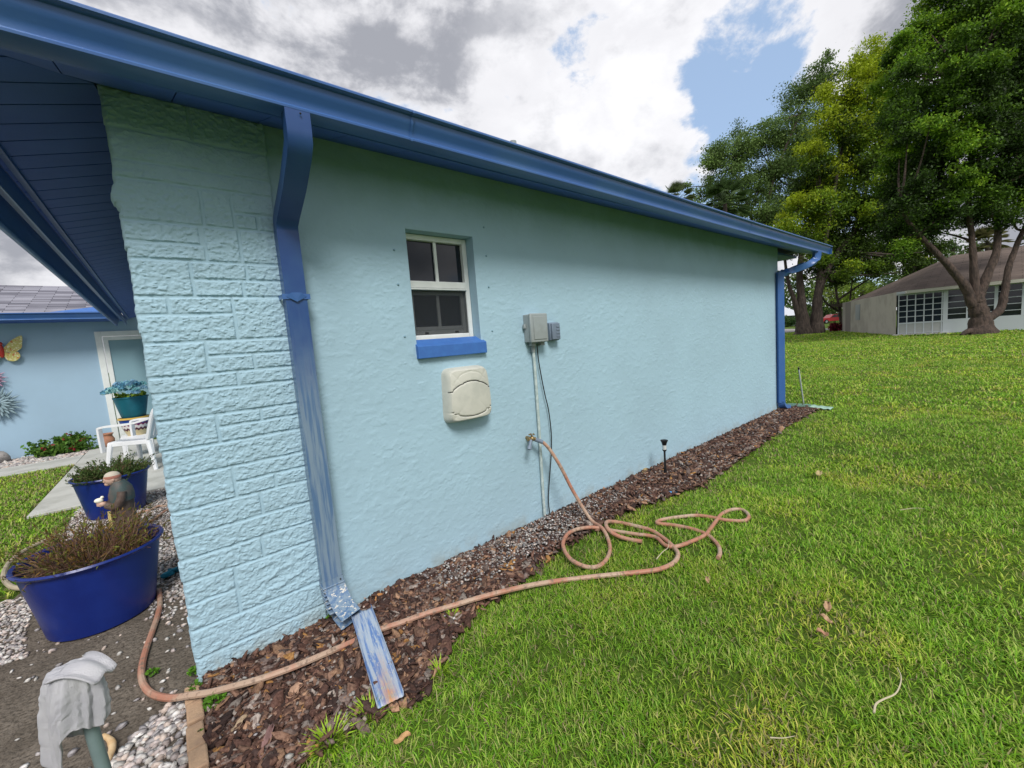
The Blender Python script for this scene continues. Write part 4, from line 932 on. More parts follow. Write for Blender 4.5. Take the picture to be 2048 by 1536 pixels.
# rag on a stake
def rag_stake():
    tp_ = DP(150, 1350, .98); ax, ay = tp_[0]-.0, tp_[1]; bt = DP(214, 1560, 1.02)
    dirv = bt-tp_; bt2 = tp_+dirv*(tp_[2])/(-dirv[2]) if dirv[2] < -.05 else V(ax, ay, 0)
    t = thing('stake', (bt2[0], bt2[1], 0), 'grey green pipe stake standing at the bottom left', 'stake')
    MB().tube([bt2, tp_], .0135, 16).build('pipe', M['stake'], t)
    MB().ball(tp_, .0135, 14, 8).build('cap', M['stake'], t)
    # draped cloth: long hanging rag made of a few folds
    ur = ray((180, 1400)); right = R@V(1, 0, 0); right[2] = 0; right /= np.linalg.norm(right); fwd = V(-right[1], right[0], 0)
    N, Mn = 90, 100; out = np.zeros((Mn, N, 3)); r = np.random.default_rng(2)
    for j in range(Mn):
        v_ = j/(Mn-1)
        for i in range(N):
            a = 2*math.pi*i/N
            lf = .5-.5*math.cos(a)      # 1 on the left side, 0 on the right
            Ls = .140+.075*lf+.02*math.sin(a*3+2)+.045*math.exp(-((a-4.3)/.3)**2)
            s_ = v_*Ls*1.2
            rad = (.054+.012*lf)*(1-math.exp(-s_/.034))
            dropz = max(0, s_-.045)+.25*min(s_, .045)**1.3
            fold = 1+(.15*math.sin(a*4+.8*math.sin(v_*3))+.13*abs(math.sin(a*4.5+v_*1.4))+.05*math.sin(a*15+v_*3))*min(1, v_*1.8)-.06
            p = tp_+right*math.cos(a)*rad*fold*1.05+fwd*math.sin(a)*rad*fold*.8+V(0, 0, .022-dropz)
            p += right*(-.012*v_)+.004*V(vnoise(np.array(i*.3), np.array(j*.2), 3)-.5, 0, vnoise(np.array(i*.3), np.array(j*.2), 4)-.5)
            out[j, i] = p
    q = MB(); n_ = out.reshape(-1, 3); f = [(j*N+i, j*N+(i+1) % N, (j+1)*N+(i+1) % N, (j+1)*N+i) for j in range(Mn-1) for i in range(N)]
    q.add(n_, f); q.grid(np.array([[tp_+V(0, 0, .027)+right*(.012+.062*u)+fwd*(w_*.040*(1-.3*u))+V(0, 0, -.030*u*u+.006*math.cos(w_*5)) for w_ in np.linspace(-1, 1, 10)] for u in np.linspace(-.5, 1, 14)]))
    o = q.build('rag', M['cloth'], origin=tp_); s_ = o.modifiers.new('s', 'SOLIDIFY'); s_.thickness = .004
    tag(o, 'light grey terry rag draped over the pipe stake', 'rag')
rag_stake()

# ------------------------------------------------------------------ stones, chips, leaves and weeds
def rocks(name, x, y, z, size, cols, seed, flat=.5):
    r = np.random.default_rng(seed); n = len(x)
    th = [0, .9, 1.57, 2.25, math.pi]; base = [(0, 0, 1)]
    for t_ in th[1:4]:
        for k in range(6): a = k*math.pi/3+t_; base.append((math.sin(t_)*math.cos(a), math.sin(t_)*math.sin(a), math.cos(t_)))
    base.append((0, 0, -1)); B = np.array(base)
    F = [(0, 1+k, 1+(k+1) % 6) for k in range(6)]
    for l in (0, 1):
        for k in range(6): a = 1+l*6+k; b = 1+l*6+(k+1) % 6; F.append((a, a+6, b+6)); F.append((a, b+6, b))
    F += [(19, 13+(k+1) % 6, 13+k) for k in range(6)]; F = np.array(F)
    v = B[None]*(1+r.uniform(-.22, .22, (n, 20, 1))); sc_ = np.stack([size*r.uniform(.7, 1.4, n), size*r.uniform(.6, 1, n), size*flat*r.uniform(.6, 1.3, n)], 1)
    v = v*sc_[:, None]; a = r.uniform(0, 6.28, n); ca_, sa_ = np.cos(a), np.sin(a); tl = r.normal(size=n)*.35
    vx = v[..., 0]; vz = v[..., 2]; v[..., 0], v[..., 2] = vx*np.cos(tl)[:, None]-vz*np.sin(tl)[:, None], vx*np.sin(tl)[:, None]+vz*np.cos(tl)[:, None]
    X = v[..., 0]*ca_[:, None]-v[..., 1]*sa_[:, None]; Y = v[..., 0]*sa_[:, None]+v[..., 1]*ca_[:, None]
    v = np.stack([X+x[:, None], Y+y[:, None], v[..., 2]+z[:, None]], -1).reshape(-1, 3)
    ff = (F[None]+(np.arange(n)*20)[:, None, None]).ravel()
    return fastmesh(name, v, ff, np.full(n*len(F), 3), M['stones'], np.repeat(cols, 20, 0), smooth=False)
def scatter(poly, n, seed):
    r = np.random.default_rng(seed); p = np.array(poly); lo, hi = p.min(0), p.max(0); xs_, ys_ = [], []
    tot = 0
    while tot < n:
        x = r.uniform(lo[0], hi[0], n*3); y = r.uniform(lo[1], hi[1], n*3); k = inpoly(x, y, poly); xs_.append(x[k]); ys_.append(y[k]); tot += k.sum()
    return np.concatenate(xs_)[:n], np.concatenate(ys_)[:n]
r = np.random.default_rng(77)
X, Y = [], []
x, y = scatter([(0, .9), (0, 3.95), (-.84, 3.95), (-.80, 2.9), (-.78, 2.2), (-.72, 1.5), (-.35, 1.4), (-.05, .35)], 6500, 1); k = r.random(len(x)) < np.clip(.35+(y-.7)*.9, .12, 1); X.append(x[k]); Y.append(y[k])
x, y = scatter([(-.055, -.05), (-.065, -.8), (-.36, -.8), (-.30, -.25), (-.15, -.08)], 700, 2); X.append(x); Y.append(y)
x, y = scatter([(-.66, .85), (-.95, .95), (-1.3, 1.4), (-.9, 1.75), (-.75, 1.7), (-.72, 1.2)], 1500, 3); X.append(x); Y.append(y)
x, y = scatter([(-1.6, -.8), (0, -.8), (0, 1.2), (-1.6, 1.2)], 420, 4); X.append(x); Y.append(y)
x, y = scatter([(-6, 7.76), (-1.2, 7.76), (-1.2, 8.72), (-6, 8.72)], 6000, 6); X.append(x); Y.append(y)
nb_ = sum(len(a) for a in X)
x, y = scatter([(.9, -.02), (3.3, -.02), (3.0, -.20), (1.9, -.36), (1.2, -.35)], 2400, 5); k = r.random(len(x)) < np.exp(-((x-1.8)/.8)**2); X.append(x[k]); Y.append(y[k])
x, y = scatter(BED, 700, 8); X.append(x); Y.append(y)
X = np.concatenate(X); Y = np.concatenate(Y); n = len(X)
pal = np.array([(.62, .60, .57), (.55, .48, .46), (.45, .42, .42), (.62, .52, .46), (.35, .33, .34), (.70, .68, .66)])
sz = r.uniform(.006, .015, n); sz[nb_:] = r.uniform(.004, .011, n-nb_)
k = (X < -.05) & (Y < -.04) & (X > -.4); sz[k] = r.uniform(.010, .021, k.sum())
k2 = (Y > 7); sz[k2] = r.uniform(.02, .04, k2.sum())
cols = pal[r.integers(0, 6, n)]*r.uniform(.7, 1.15, (n, 1)); cols[nb_:] *= r.uniform(.4, 1.05, (n-nb_, 1))
Z = sz*.3+np.where(Y < .02, .022, 0)*(X > 0)+.024*(X > 0)*r.random(n)
tag(rocks('white_gravel', X, Y, Z, sz, cols, 10, .5), 'white and pinkish gravel scattered over the dirt', kind='stuff')

# mulch chips
def chips(x, y, seed):
    r = np.random.default_rng(seed); n = len(x); K = 6
    L = np.where(r.random(n) < .25, r.uniform(.03, .062, n), r.uniform(.012, .034, n)); Wd = L*r.uniform(.18, .62, n); Tk = r.uniform(.0015, .006, n)
    an = (np.arange(K)/K*2*math.pi)[None]+r.uniform(-.25, .25, (n, K)); rad = r.uniform(.75, 1.15, (n, K))
    u = np.cos(an)*rad*L[:, None]; v_ = np.sin(an)*rad*Wd[:, None]; bend = -(u**2)*r.uniform(-4, 8, n)[:, None]
    top = np.stack([u*.9, v_*.85, bend+Tk[:, None]], -1); bot = np.stack([u, v_, bend-Tk[:, None]], -1)
    P_ = np.concatenate([top, bot], 1)
    yaw = r.uniform(0, 6.28, n); pi_ = r.normal(size=n)*.38; ro = r.normal(size=n)*.4
    def rot(P_, a, i, j):
        c_, s_ = np.cos(a)[:, None], np.sin(a)[:, None]; A, B = P_[..., i].copy(), P_[..., j].copy(); P_[..., i] = A*c_-B*s_; P_[..., j] = A*s_+B*c_; return P_
    P_ = rot(P_, ro, 1, 2); P_ = rot(P_, pi_, 0, 2); P_ = rot(P_, yaw, 0, 1)
    zb_ = .006+.022*fbm(x*9, y*9, 3, 15)+r.uniform(0, .014, n)
    P_ += np.stack([x, y, zb_], -1)[:, None]
    F = [tuple(range(K)), tuple(range(2*K-1, K-1, -1))]; fl_ = []; szs = []
    idx0 = np.arange(n)[:, None]*2*K
    allf = [idx0+np.array([F[0]]), idx0+np.array([F[1]])]+[idx0+np.array([[k, K+k, K+(k+1) % K, (k+1) % K]]) for k in range(K)]
    ff = np.concatenate(allf, 1).ravel(); szs = np.tile([K, K]+[4]*K, n)
    pal = np.array([(.095, .050, .038), (.15, .082, .060), (.060, .036, .031), (.21, .125, .088), (.18, .135, .118), (.34, .205, .13), (.33, .28, .245)])
    w_ = [.22, .18, .2, .14, .12, .06, .08]
    c = pal[r.choice(7, n, p=w_)]*r.uniform(.6, 1.35, (n, 1)); hot = r.random(n) < .02; c[hot] = (.38, .20, .07)
    return P_.reshape(-1, 3), ff, szs, np.repeat(c, 2*K, 0)
be = np.array(bedge)
x1_, y1_ = scatter(BED, 11000, 21)
r = np.random.default_rng(5)
keep = r.random(len(x1_)) < np.where(x1_ < 1.4, 1, np.where(x1_ < 2.3, .8, 1))
xn, yn = scatter([(0, 0), (1.6, 0), (1.6, -.46), (1.16, -.50), (.89, -.62), (.66, -.77), (.44, -.74), (.17, -.74), (0, -.78)], 5000, 22)
x_ = np.concatenate([x1_[keep], xn]); y_ = np.concatenate([y1_[keep], yn])
x_, y_ = x_+r.normal(size=len(x_))*.02, np.minimum(y_+r.normal(size=len(x_))*.02, -.014)
k = x_ > .0; x_, y_ = x_[k], y_[k]
# the panel stands proud
v, ff, szs, c = chips(x_, y_, 30)
tag(fastmesh('bark_mulch', v, ff, szs, M['chips'], c), 'dark brown bark mulch in the bed along the wall', kind='stuff')

# main lawn
def bed_y(x): return np.interp(x, be[:, 0], be[:, 1])
LAWN_L = [(-.80, 3.9), (-.84, 2.9), (-.82, 2.2), (-.92, 1.65), (-2.0, 1.25), (-6, 1.0), (-6, 6.93), (-1.22, 6.93), (-1.22, 3.9)]
bl = []
def lawn_points(rmin, rmax, dens, seed):
    r = np.random.default_rng(seed); A = math.pi*(rmax**2-rmin**2); n = int(A*dens*.42)
    rr = np.sqrt(r.uniform(rmin**2, rmax**2, n)); th = r.uniform(-1.05, 1.55, n)   # azimuth fan the photo and a side step could see
    n2 = n
    x = CAM[0]+rr*np.cos(th); y = CAM[1]+rr*np.sin(th)
    z = np.zeros(len(x)); u_, v_, dpt = proj(np.stack([x, y, z], 1))
    ok = (dpt > .3) & (u_ > -300) & (u_ < 2350) & (v_ < 1900)
    main = ((x < 7.62) & (y < bed_y(x)+.11*(fbm(x*7+5, y*3, 3, 140)-.5)+r.normal(size=len(x))*.018) & (x > .02)) | (x >= 7.62) | ((x < .02) & (y < -1.2))
    inhouse = (x > -.3) & (x < 7.62) & (y > -.05)
    ok &= main & ~inhouse
    x, y = x[ok], y[ok]
    dn = np.hypot(x-32.5, y-0) # keep off the neighbour house
    k = ~((x > 32.4) & (y < 1.8+(x-32.2)*.38)) & (x < 52)
    return x[k], y[k]
def gcol(x, y, n, seed):
    r = np.random.default_rng(seed)
    pal = np.array([(.20, .42, .022), (.27, .50, .032), (.12, .29, .020), (.37, .55, .07), (.42, .50, .12)])
    c = pal[r.integers(0, 5, n)]
    big = fbm(x*.9+40, y*.9+40, 4, 90); c = c*(0.8+.42*big[:, None]); yel = fbm(x*2.3+10, y*2.3+30, 4, 95)
    c = c*(1+np.clip(yel-.42, 0, .5)[:, None]*np.array([[1.6, .5, .5]]))
    near_bed = np.exp(-np.clip(bed_y(x)-y, 0, 9)/.22)*(.4+1.6*np.clip(fbm(x*4, y*4, 3, 150)-.3, 0, 1))*(x < 7.5)
    dead = r.random(n) < .05+.34*near_bed+.7*np.clip(yel-.54, 0, 1)
    c[dead] = np.array([(.40, .33, .18)])*r.uniform(.6, 1.15, (dead.sum(), 1))
    return c*r.uniform(.75, 1.2, (n, 1))
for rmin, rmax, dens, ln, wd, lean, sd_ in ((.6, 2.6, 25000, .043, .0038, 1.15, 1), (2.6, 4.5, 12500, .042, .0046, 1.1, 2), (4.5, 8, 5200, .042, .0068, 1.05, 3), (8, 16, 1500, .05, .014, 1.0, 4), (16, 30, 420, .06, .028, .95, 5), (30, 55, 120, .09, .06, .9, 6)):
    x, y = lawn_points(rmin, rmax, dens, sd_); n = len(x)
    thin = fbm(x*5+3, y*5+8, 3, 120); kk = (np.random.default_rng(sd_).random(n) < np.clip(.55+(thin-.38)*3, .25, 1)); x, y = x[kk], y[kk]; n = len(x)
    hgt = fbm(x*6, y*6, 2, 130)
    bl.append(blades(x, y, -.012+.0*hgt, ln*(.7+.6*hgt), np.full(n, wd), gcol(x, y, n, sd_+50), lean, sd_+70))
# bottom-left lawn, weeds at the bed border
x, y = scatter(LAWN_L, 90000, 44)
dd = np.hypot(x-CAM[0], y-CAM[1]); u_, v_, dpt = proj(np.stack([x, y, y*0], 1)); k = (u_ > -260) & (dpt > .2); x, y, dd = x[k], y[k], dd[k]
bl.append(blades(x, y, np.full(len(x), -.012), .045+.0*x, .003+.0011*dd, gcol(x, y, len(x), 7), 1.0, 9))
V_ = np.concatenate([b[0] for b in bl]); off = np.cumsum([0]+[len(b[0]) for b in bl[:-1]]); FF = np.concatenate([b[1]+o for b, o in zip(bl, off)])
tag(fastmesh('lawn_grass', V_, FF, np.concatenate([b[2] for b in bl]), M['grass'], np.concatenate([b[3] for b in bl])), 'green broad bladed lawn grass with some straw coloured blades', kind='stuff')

# weeds
def weed(px, py, rad, hgt, label, seed, n=90, blade=False):
    c_ = G(px, py); r = np.random.default_rng(seed); t = None
    if blade:
        a = r.uniform(0, 6.28, n); d_ = rad*np.sqrt(r.random(n))*.5
        v, ff, sz_, c = blades(c_[0]+d_*np.cos(a), c_[1]+d_*np.sin(a), np.full(n, .01), np.full(n, hgt), np.full(n, .0055), np.array([(.36, .55, .04)])*r.uniform(.7, 1.3, (n, 1)), 1.0, seed)
        o = fastmesh('grass_tuft', v-np.array([c_[0], c_[1], 0]), ff, sz_, M['grass'], c); o.location = (c_[0], c_[1], 0)
        return tag(o, label, 'grass tuft')
    d_ = rad*np.sqrt(r.random(n)); a = r.uniform(0, 6.28, n)
    P_ = np.stack([d_*np.cos(a), d_*np.sin(a), .012+hgt*(1-(d_/rad)**2)*r.uniform(.5, 1.1, n)], 1)
    v, c = leaves(P_, .018, np.array([(.13, .30, .03)])*r.uniform(.6, 1.4, (n, 1)), .85, seed=seed, dirs=np.stack([np.cos(a), np.sin(a), a*0+.25], 1))
    o = leafmesh('weed', v, c, M['leaf']); o.location = (c_[0], c_[1], 0)
    q = MB()
    return tag(o, label, 'weed')
weed(432, 1416, .055, .05, 'bright green clover clump beside the edging stones', 1, 190)
weed(392, 1388, .03, .045, 'green weed sprouting between the first two edging stones', 2, 60)
weed(386, 1352, .018, .03, 'tiny green weed at the left foot of the stone corner', 3, 30)
weed(305, 1350, .022, .02, 'sparse small weed on the dirt inside the hose bend', 4, 34)
weed(402, 1478, .012, .03, 'speck of green weed on the edge of the third stone', 5, 20)
weed(792, 1163, .022, .03, 'small green weed at the wall foot right of the downspout', 6, 30)
weed(662, 1250, .03, .05, 'dark green weed under the downspout elbow', 7, 60)
weed(742, 1440, .07, .06, 'grass tuft in the mulch below the metal channel', 8, 70, True)
weed(660, 1490, .09, .055, 'wide grass tuft spreading into the mulch at the bottom edge', 9, 170, True)
weed(880, 1350, .05, .05, 'small grass tuft right of the channel end', 10, 50, True)
weed(905, 1245, .05, .05, 'grass tuft in the mulch just above the lawn corner', 11, 45, True)
weed(1140, 1008, .03, .04, 'faint weed at the wall foot beside the pipe', 12, 40)

# individual dry leaves, twigs, stones
def dryleaf(px, py, L, wd, yaw, colr, label, curl=.012, z=.03):
    c_ = G(px, py, z); q = MB(); g2_ = []
    for i, u in enumerate(np.linspace(-1, 1, 9)):
        w_ = wd*(1-u*u)**.6*(1+.2*math.sin(i*2.1)); g2_.append([(c_[0]+math.cos(yaw)*u*L-math.sin(yaw)*w_*k, c_[1]+math.sin(yaw)*u*L+math.cos(yaw)*w_*k, z+curl*(abs(k)**2)+curl*.6*math.sin(u*3)) for k in (-1, -.5, 0, .5, 1)])
    q.grid(np.array(g2_)); o = q.build('dry_leaf', mat('dry_leaf_tan', colr, .8, tuple(x_*.7 for x_ in colr), 60), origin=(c_[0], c_[1], z), fixn=False); o.modifiers.new('s', 'SOLIDIFY').thickness = .0012
    return tag(o, label, 'fallen leaf')
for a_ in ((1655, 1216, .035, .014, .2, (.42, .27, .16), 'tan dead leaf on the lawn, upper of the middle pair'), (1652, 1240, .026, .012, 1.3, (.46, .30, .18), 'tan dead leaf on the lawn just below another one'),
           (1645, 1268, .022, .014, 2.0, (.40, .22, .14), 'small reddish dead leaf low in the lawn centre'), (1638, 948, .06, .022, .1, (.45, .36, .18), 'yellowish dead leaf on the lawn right of the path light'),
           (1415, 1162, .02, .01, .6, (.4, .27, .16), 'dead leaf fragment below the hose coils'), (758, 1197, .028, .02, .5, (.50, .24, .09), 'orange dead leaf in mulch right of the downspout foot'),
           (590, 1385, .035, .024, .3, (.45, .28, .19), 'broad tan bark slab in the middle of the mulch'), (480, 1450, .032, .012, .5, (.40, .30, .20), 'pale bark sliver near the clover clump'),
           (805, 1480, .03, .012, -.3, (.5, .30, .14), 'orange dead leaf in the grass below the channel end'), (1290, 942, .06, .022, .2, (.36, .27, .13), 'curled yellowish leaf at the foot of the path light'),
           (535, 1485, .065, .014, 1.1, (.26, .15, .14), 'long purplish bark strip at the bottom of the mulch'), (788, 1385, .03, .018, .9, (.12, .12, .13), 'crumpled dark grey leaf beside the channel end')):
    dryleaf(*a_)
def twig(pts, rad, label, colr=(.48, .42, .30)):
    p = gz_(pts, .045); q = MB().tube(smoothpath(p, 4), np.linspace(rad, rad*.4, (len(p)-1)*4+1), 6); tag(q.build('twig', mat('pale_twig', colr, .8), origin=p[0]), label, 'twig')
twig([(1748, 1425), (1752, 1408), (1768, 1398), (1790, 1388), (1800, 1370), (1802, 1352), (1795, 1335)], .0035, 'curved pale twig lying on the right part of the lawn')
twig([(1540, 1475), (1565, 1476), (1590, 1472)], .002, 'thin straight pale twig near the bottom of the lawn')
twig([(1313, 1118), (1325, 1104), (1336, 1095), (1338, 1080)], .003, 'whitish dry stem inside the hose coil')
twig([(1800, 1020), (1830, 1016), (1850, 1018)], .002, 'short dry stem on the far right lawn')
pd = G(218, 1492, .02)
o = MB().tube(smoothpath(gz_([(207, 1470), (222, 1482), (224, 1500), (214, 1518), (206, 1526)], .02), 5), [.006, .008, .009, .009, .010, .011, .012, .012, .011, .011, .011, .011, .011, .012, .013, .014, .014, .012, .010, .008, .006], 10).build('husk', mat('tan_husk', (.55, .36, .18), .7, (.62, .45, .26), 25), origin=pd)
tag(o, 'curled tan dry husk on the dirt beside the stake', 'dry husk')

# ------------------------------------------------------------------ neighbouring house
C1 = V(45.2, 6.9, 0); C2 = V(32.25, 1.84, 0); C3 = G(1879.5, 665.5); C3 = V(32.38, 0, 0)+V(0, G(1879.5, 665.5)[1]+.0, 0)
# wall A runs from C2 along direction dA
dA = V(.03, -1, 0); dA /= np.linalg.norm(dA)
def hitA(px, py=650):
    d_ = ray((px, py)); a = np.array([[d_[0], -dA[0]], [d_[1], -dA[1]]]); s_ = np.linalg.solve(a, (C2-CAM)[:2]); return s_[1]
sA = lambda px: hitA(px)
PA = lambda s_, z: C2+dA*s_+V(0, 0, z)
nA = V(-dA[1], dA[0], 0)*-1; nA = V(dA[1], -dA[0], 0)   # outward (towards -x)
if nA[0] > 0: nA = -nA
nh = thing('neighbour_house', tuple(C2), 'single storey pale stucco house with brown shingle roof behind the big tree', 'house')
ZN = 2.45
dB = (C1-C2); LB = np.linalg.norm(dB); dB /= LB; nB = V(dB[1], -dB[0], 0)
back = V(10, 1.0, 0)
q = MB(); q.poly([C1+V(0, 0, -.05), C2+V(0, 0, -.05), C2+V(0, 0, ZN), C1+V(0, 0, ZN)]); q.build('side_wall', M['nwall'], nh, smooth=False)
LA = 16.0
kneeZ = .62
q = MB(); s3 = sA(1885)
def quadA(q, s0_, s1_, z0_, z1_, off=0.0, th=.05):
    a = PA(s0_, z0_)+nA*off; b = PA(s1_, z0_)+nA*off; c = PA(s1_, z1_)+nA*off; d_ = PA(s0_, z1_)+nA*off
    pts_ = [a, b, c, d_]+[p-nA*th for p in (a, b, c, d_)]
    q.add(pts_, [(0, 1, 2, 3), (4, 7, 6, 5), (0, 4, 5, 1), (1, 5, 6, 2), (2, 6, 7, 3), (3, 7, 4, 0)])
quadA(q, s3+.18, LA, -.05, kneeZ+.12, 0, .1); quadA(q, 0, LA, 2.27, ZN, 0, .1); quadA(q, s3, s3+.18, -.05, 2.27, .004, .12)
q.build('front_wall', M['nwhite'], nh, smooth=False)
# dark glazed wall with mullions and louvre lines
qg = MB(); quadA(qg, .02, LA, .05, 2.268, -.06, .02); qg.build('glazing', M['glass'], nh, smooth=False)
m_ = MB(); w5 = [.10+(s3-.14)*i/5 for i in range(6)]
for s_ in w5: quadA(m_, s_-.022, s_+.022, .05, 2.268, .0, .05)
for z_ in (.10, .68, 1.02, 1.33, 1.64, 1.96, 2.24): quadA(m_, .08, s3, z_-.016 if z_ != .68 else z_-.05, z_+.016 if z_ != .68 else z_+.02, -.006, .03)
m_.build('lanai_frame', M['nwhite'], nh, smooth=False)
kp = MB(); quadA(kp, .1, s3-.02, .1, .64, -.02, .02); kp.build('kick_panel', mat('grey_panel', (.36, .38, .37), .7), nh, smooth=False)
m_ = MB()
for px_ in (1990, 2045): quadA(m_, sA(px_)-.06, sA(px_)+.06, .7, 2.268, .003, .05)
quadA(m_, sA(1933)-.03, sA(1933)+.03, .7, 2.0, .002, .05)
for k in range(7): quadA(m_, sA(2100)+k*1.2, sA(2100)+k*1.2+.12, .7, 2.268, .003, .05)
for z_ in (1.0, 1.32, 1.64, 1.96): quadA(m_, s3+.18, LA, z_-.014, z_+.014, -.002, .03)
m_.build('window_mullions', M['nwhite'], nh, smooth=False)
def PB(s_, z_): return C2+dB*s_+V(0, 0, z_)
def quadB(q, s0_, s1_, z0_, z1_, off, th=.05):
    pts_ = [PB(s0_, z0_)+nB*off, PB(s1_, z0_)+nB*off, PB(s1_, z1_)+nB*off, PB(s0_, z1_)+nB*off]; pts_ = pts_+[p-nB*th for p in pts_]
    q.add(pts_, [(0, 1, 2, 3), (4, 7, 6, 5), (0, 4, 5, 1), (1, 5, 6, 2), (2, 6, 7, 3), (3, 7, 4, 0)])
m_ = MB(); quadB(m_, LB-2.9, LB-1.2, 0.0, 2.4, .03); m_.build('side_door', mat('grey_brown_door', (.22, .20, .18), .8), nh, smooth=False)
m_ = MB(); quadB(m_, LB-5.9, LB-4.6, .95, 2.1, .03); m_.build('side_window', mat('dim_blue_glass', (.17, .20, .21), .3), nh, smooth=False)
m_ = MB(); m_.tube([C1-dB*.6+nB*.2+V(0, 0, 2.3), C1-dB*.6+nB*.06+V(0, 0, 2.1), C1-dB*.6+nB*.06], .05, 6).tube([C1-dB*.2+nB*.1+V(0, 0, 2.3), C1-dB*.2+nB*.1], .09, 6); m_.build('downspout', M['nwhite'], nh)
# eaves and roof
EA = C2+nB*.5+nA*.45+V(0, 0, 2.48); E1 = C1+nB*.5+dB*.6+V(0, 0, 2.50); EA2 = C2+dA*LA+nA*.45+V(0, 0, 2.48)
R1 = DP(1905, 511, 27.0); R1 = V(*R1); R2 = R1+(EA2-EA)/np.linalg.norm(EA2-EA)*14
tR = DP(2048, 501, 27)
R2 = R1+dA*16; R2[2] = R1[2]
E3 = E1+V(-1.5, 14, 0)
m_ = MB(); m_.add([E1, EA, EA2, R2, R1, R1+V(9, 6, -3.0), R2+V(9, 0, -3.0), E1+V(6, 3, 0)], [(0, 1, 4), (1, 2, 3, 4), (4, 3, 6, 5), (0, 4, 5, 7)]); m_.build('roof', M['shingleB'], nh, smooth=False)
m_ = MB(); m_.beam(E1-V(0, 0, .09), EA-V(0, 0, .09), .04, .16); m_.beam(EA-V(0, 0, .09), EA2-V(0, 0, .09), .04, .16); m_.build('fascia', M['ntrim'], nh, smooth=False)
m_ = MB(); m_.add([E1-V(0, 0, .16), EA-V(0, 0, .16), C2+V(0, 0, 2.32), C1+V(0, 0, 2.34)], [(0, 1, 2, 3)]); m_.add([EA-V(0, 0, .16), EA2-V(0, 0, .16), C2+dA*LA+V(0, 0, 2.32), C2+V(0, 0, 2.32)], [(0, 1, 2, 3)]); m_.build('soffit', M['ntrim'], nh, smooth=False)
m_ = MB(); quadA(m_, -.1, s3+.3, -.02, .06, .5, .6); m_.build('step', M['concrete'], nh, smooth=False)

# ------------------------------------------------------------------ trees
def limb(q, pts, rads, seg=9, rough=.0):
    p = smoothpath(pts, 5); rr = np.interp(np.linspace(0, len(pts)-1, len(p)), range(len(pts)), rads)
    p[1:-1] += rng.normal(size=p[1:-1].shape)*rr[1:-1, None]*.05
    q.tube(p, rr*(1+.06*np.sin(np.arange(len(p))*1.7)), seg)
def fill(poly, step, rp, dz, ps, seed):
    r = np.random.default_rng(seed); out = []; p = np.array(poly)
    for x in np.arange(p[:, 0].min(), p[:, 0].max(), step):
        for y in np.arange(p[:, 1].min(), p[:, 1].max(), step):
            a, b = x+r.uniform(-.4, .4)*step, y+r.uniform(-.4, .4)*step
            if inpoly(np.array([a]), np.array([b]), poly)[0]: out.append((a, b, rp*r.uniform(.8, 1.2), r.uniform(*dz), int(r.choice(ps))))
    return out
def tree(name, base, label, cat, limbs, clumps, dep, pal, bark, lsize, dens, seed, group=None, zspread=.55, sub=12, asp=.5, thinness=1.0):
    """limbs: (list of (px,py,depth offset)), (radii m); clumps: (px,py,radius px, depth offset, palette shift)"""
    r = np.random.default_rng(seed); t = thing(name, base, label, cat, group)
    q = MB(); ends = []
    for pts, rad in limbs:
        rad = [x_*.6 for x_ in rad]
        P_ = [DP(p[0], p[1], dep+(p[2] if len(p) > 2 else 0)) for p in pts]
        if pts[0][1] > 640: P_[0] = V(P_[0][0], P_[0][1], -.1)
        limb(q, P_, rad, 12); ends += P_[1:]
    ends = np.array(ends) if ends else np.array([base])
    L = []; Cc = []; Sz = []; pal = np.array(pal)
    br = MB()
    for (px, py, rp, dz, ps) in clumps:
        c_ = DP(px, py, dep+dz); rw = rp*(dep+dz)/F*.86
        j = np.argmin(np.linalg.norm(ends-c_, axis=1)+np.maximum(0, ends[:, 2]-c_[2])*1.0); e_ = ends[j]
        mid = (e_+c_)/2+r.normal(size=3)*rw*.12-V(0, 0, rw*.15)
        limb(q, [e_, mid, c_+V(0, 0, -.1*rw)], [.045*dep/20+.02, .03*dep/20+.012, .012], 6)
        nsub = sub
        s_ = r.normal(size=(nsub, 3)); s_ /= np.linalg.norm(s_, axis=1)[:, None]; s_ = c_+s_*r.uniform(.25, .95, (nsub, 1))*np.array([rw, rw*zspread*1.3, rw*.85])
        for si in s_:
            br.tube([c_, (c_+si)/2+r.normal(size=3)*rw*.06, si], [.018*dep/20, .012*dep/20, .005*dep/20], 4, cap=False)
            n = max(6, int(dens*22*(rw**2)/nsub/(lsize**2)*thinness)); cr_ = rw*r.uniform(.30, .52)
            g_ = r.normal(size=(n, 3))*np.array([cr_, cr_, cr_*.55])*.62; P_ = si+g_
            L.append(P_); pi_ = np.clip(ps+(r.random(n) < .25)*1-(si[2] < c_[2]-.15*rw)*(ps > 0)*1, 0, len(pal)-1); shade = pal[pi_]  # lower clusters drop to a darker palette entry: underside shade put into leaf colour
            Cc.append(shade*(r.uniform(.75, 1.3)*r.uniform(.75, 1.25, (n, 1)))); Sz.append(np.full(n, lsize))
    q.v += br.v; q.cols += br.cols; q.f += [tuple(i+q.n for i in f_) for f_ in br.f]; q.build('trunk', bark, t, fixn=False)
    v, c = leaves(np.vstack(L), np.concatenate(Sz), np.vstack(Cc), asp, .45, seed); reparent(leafmesh('crown', v, c, M['leaf']), t)
    return t
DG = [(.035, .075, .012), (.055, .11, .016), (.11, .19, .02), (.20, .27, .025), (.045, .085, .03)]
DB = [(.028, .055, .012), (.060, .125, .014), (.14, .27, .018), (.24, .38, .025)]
DA = [(.034, .064, .010), (.075, .14, .012), (.16, .26, .014), (.30, .38, .016)]
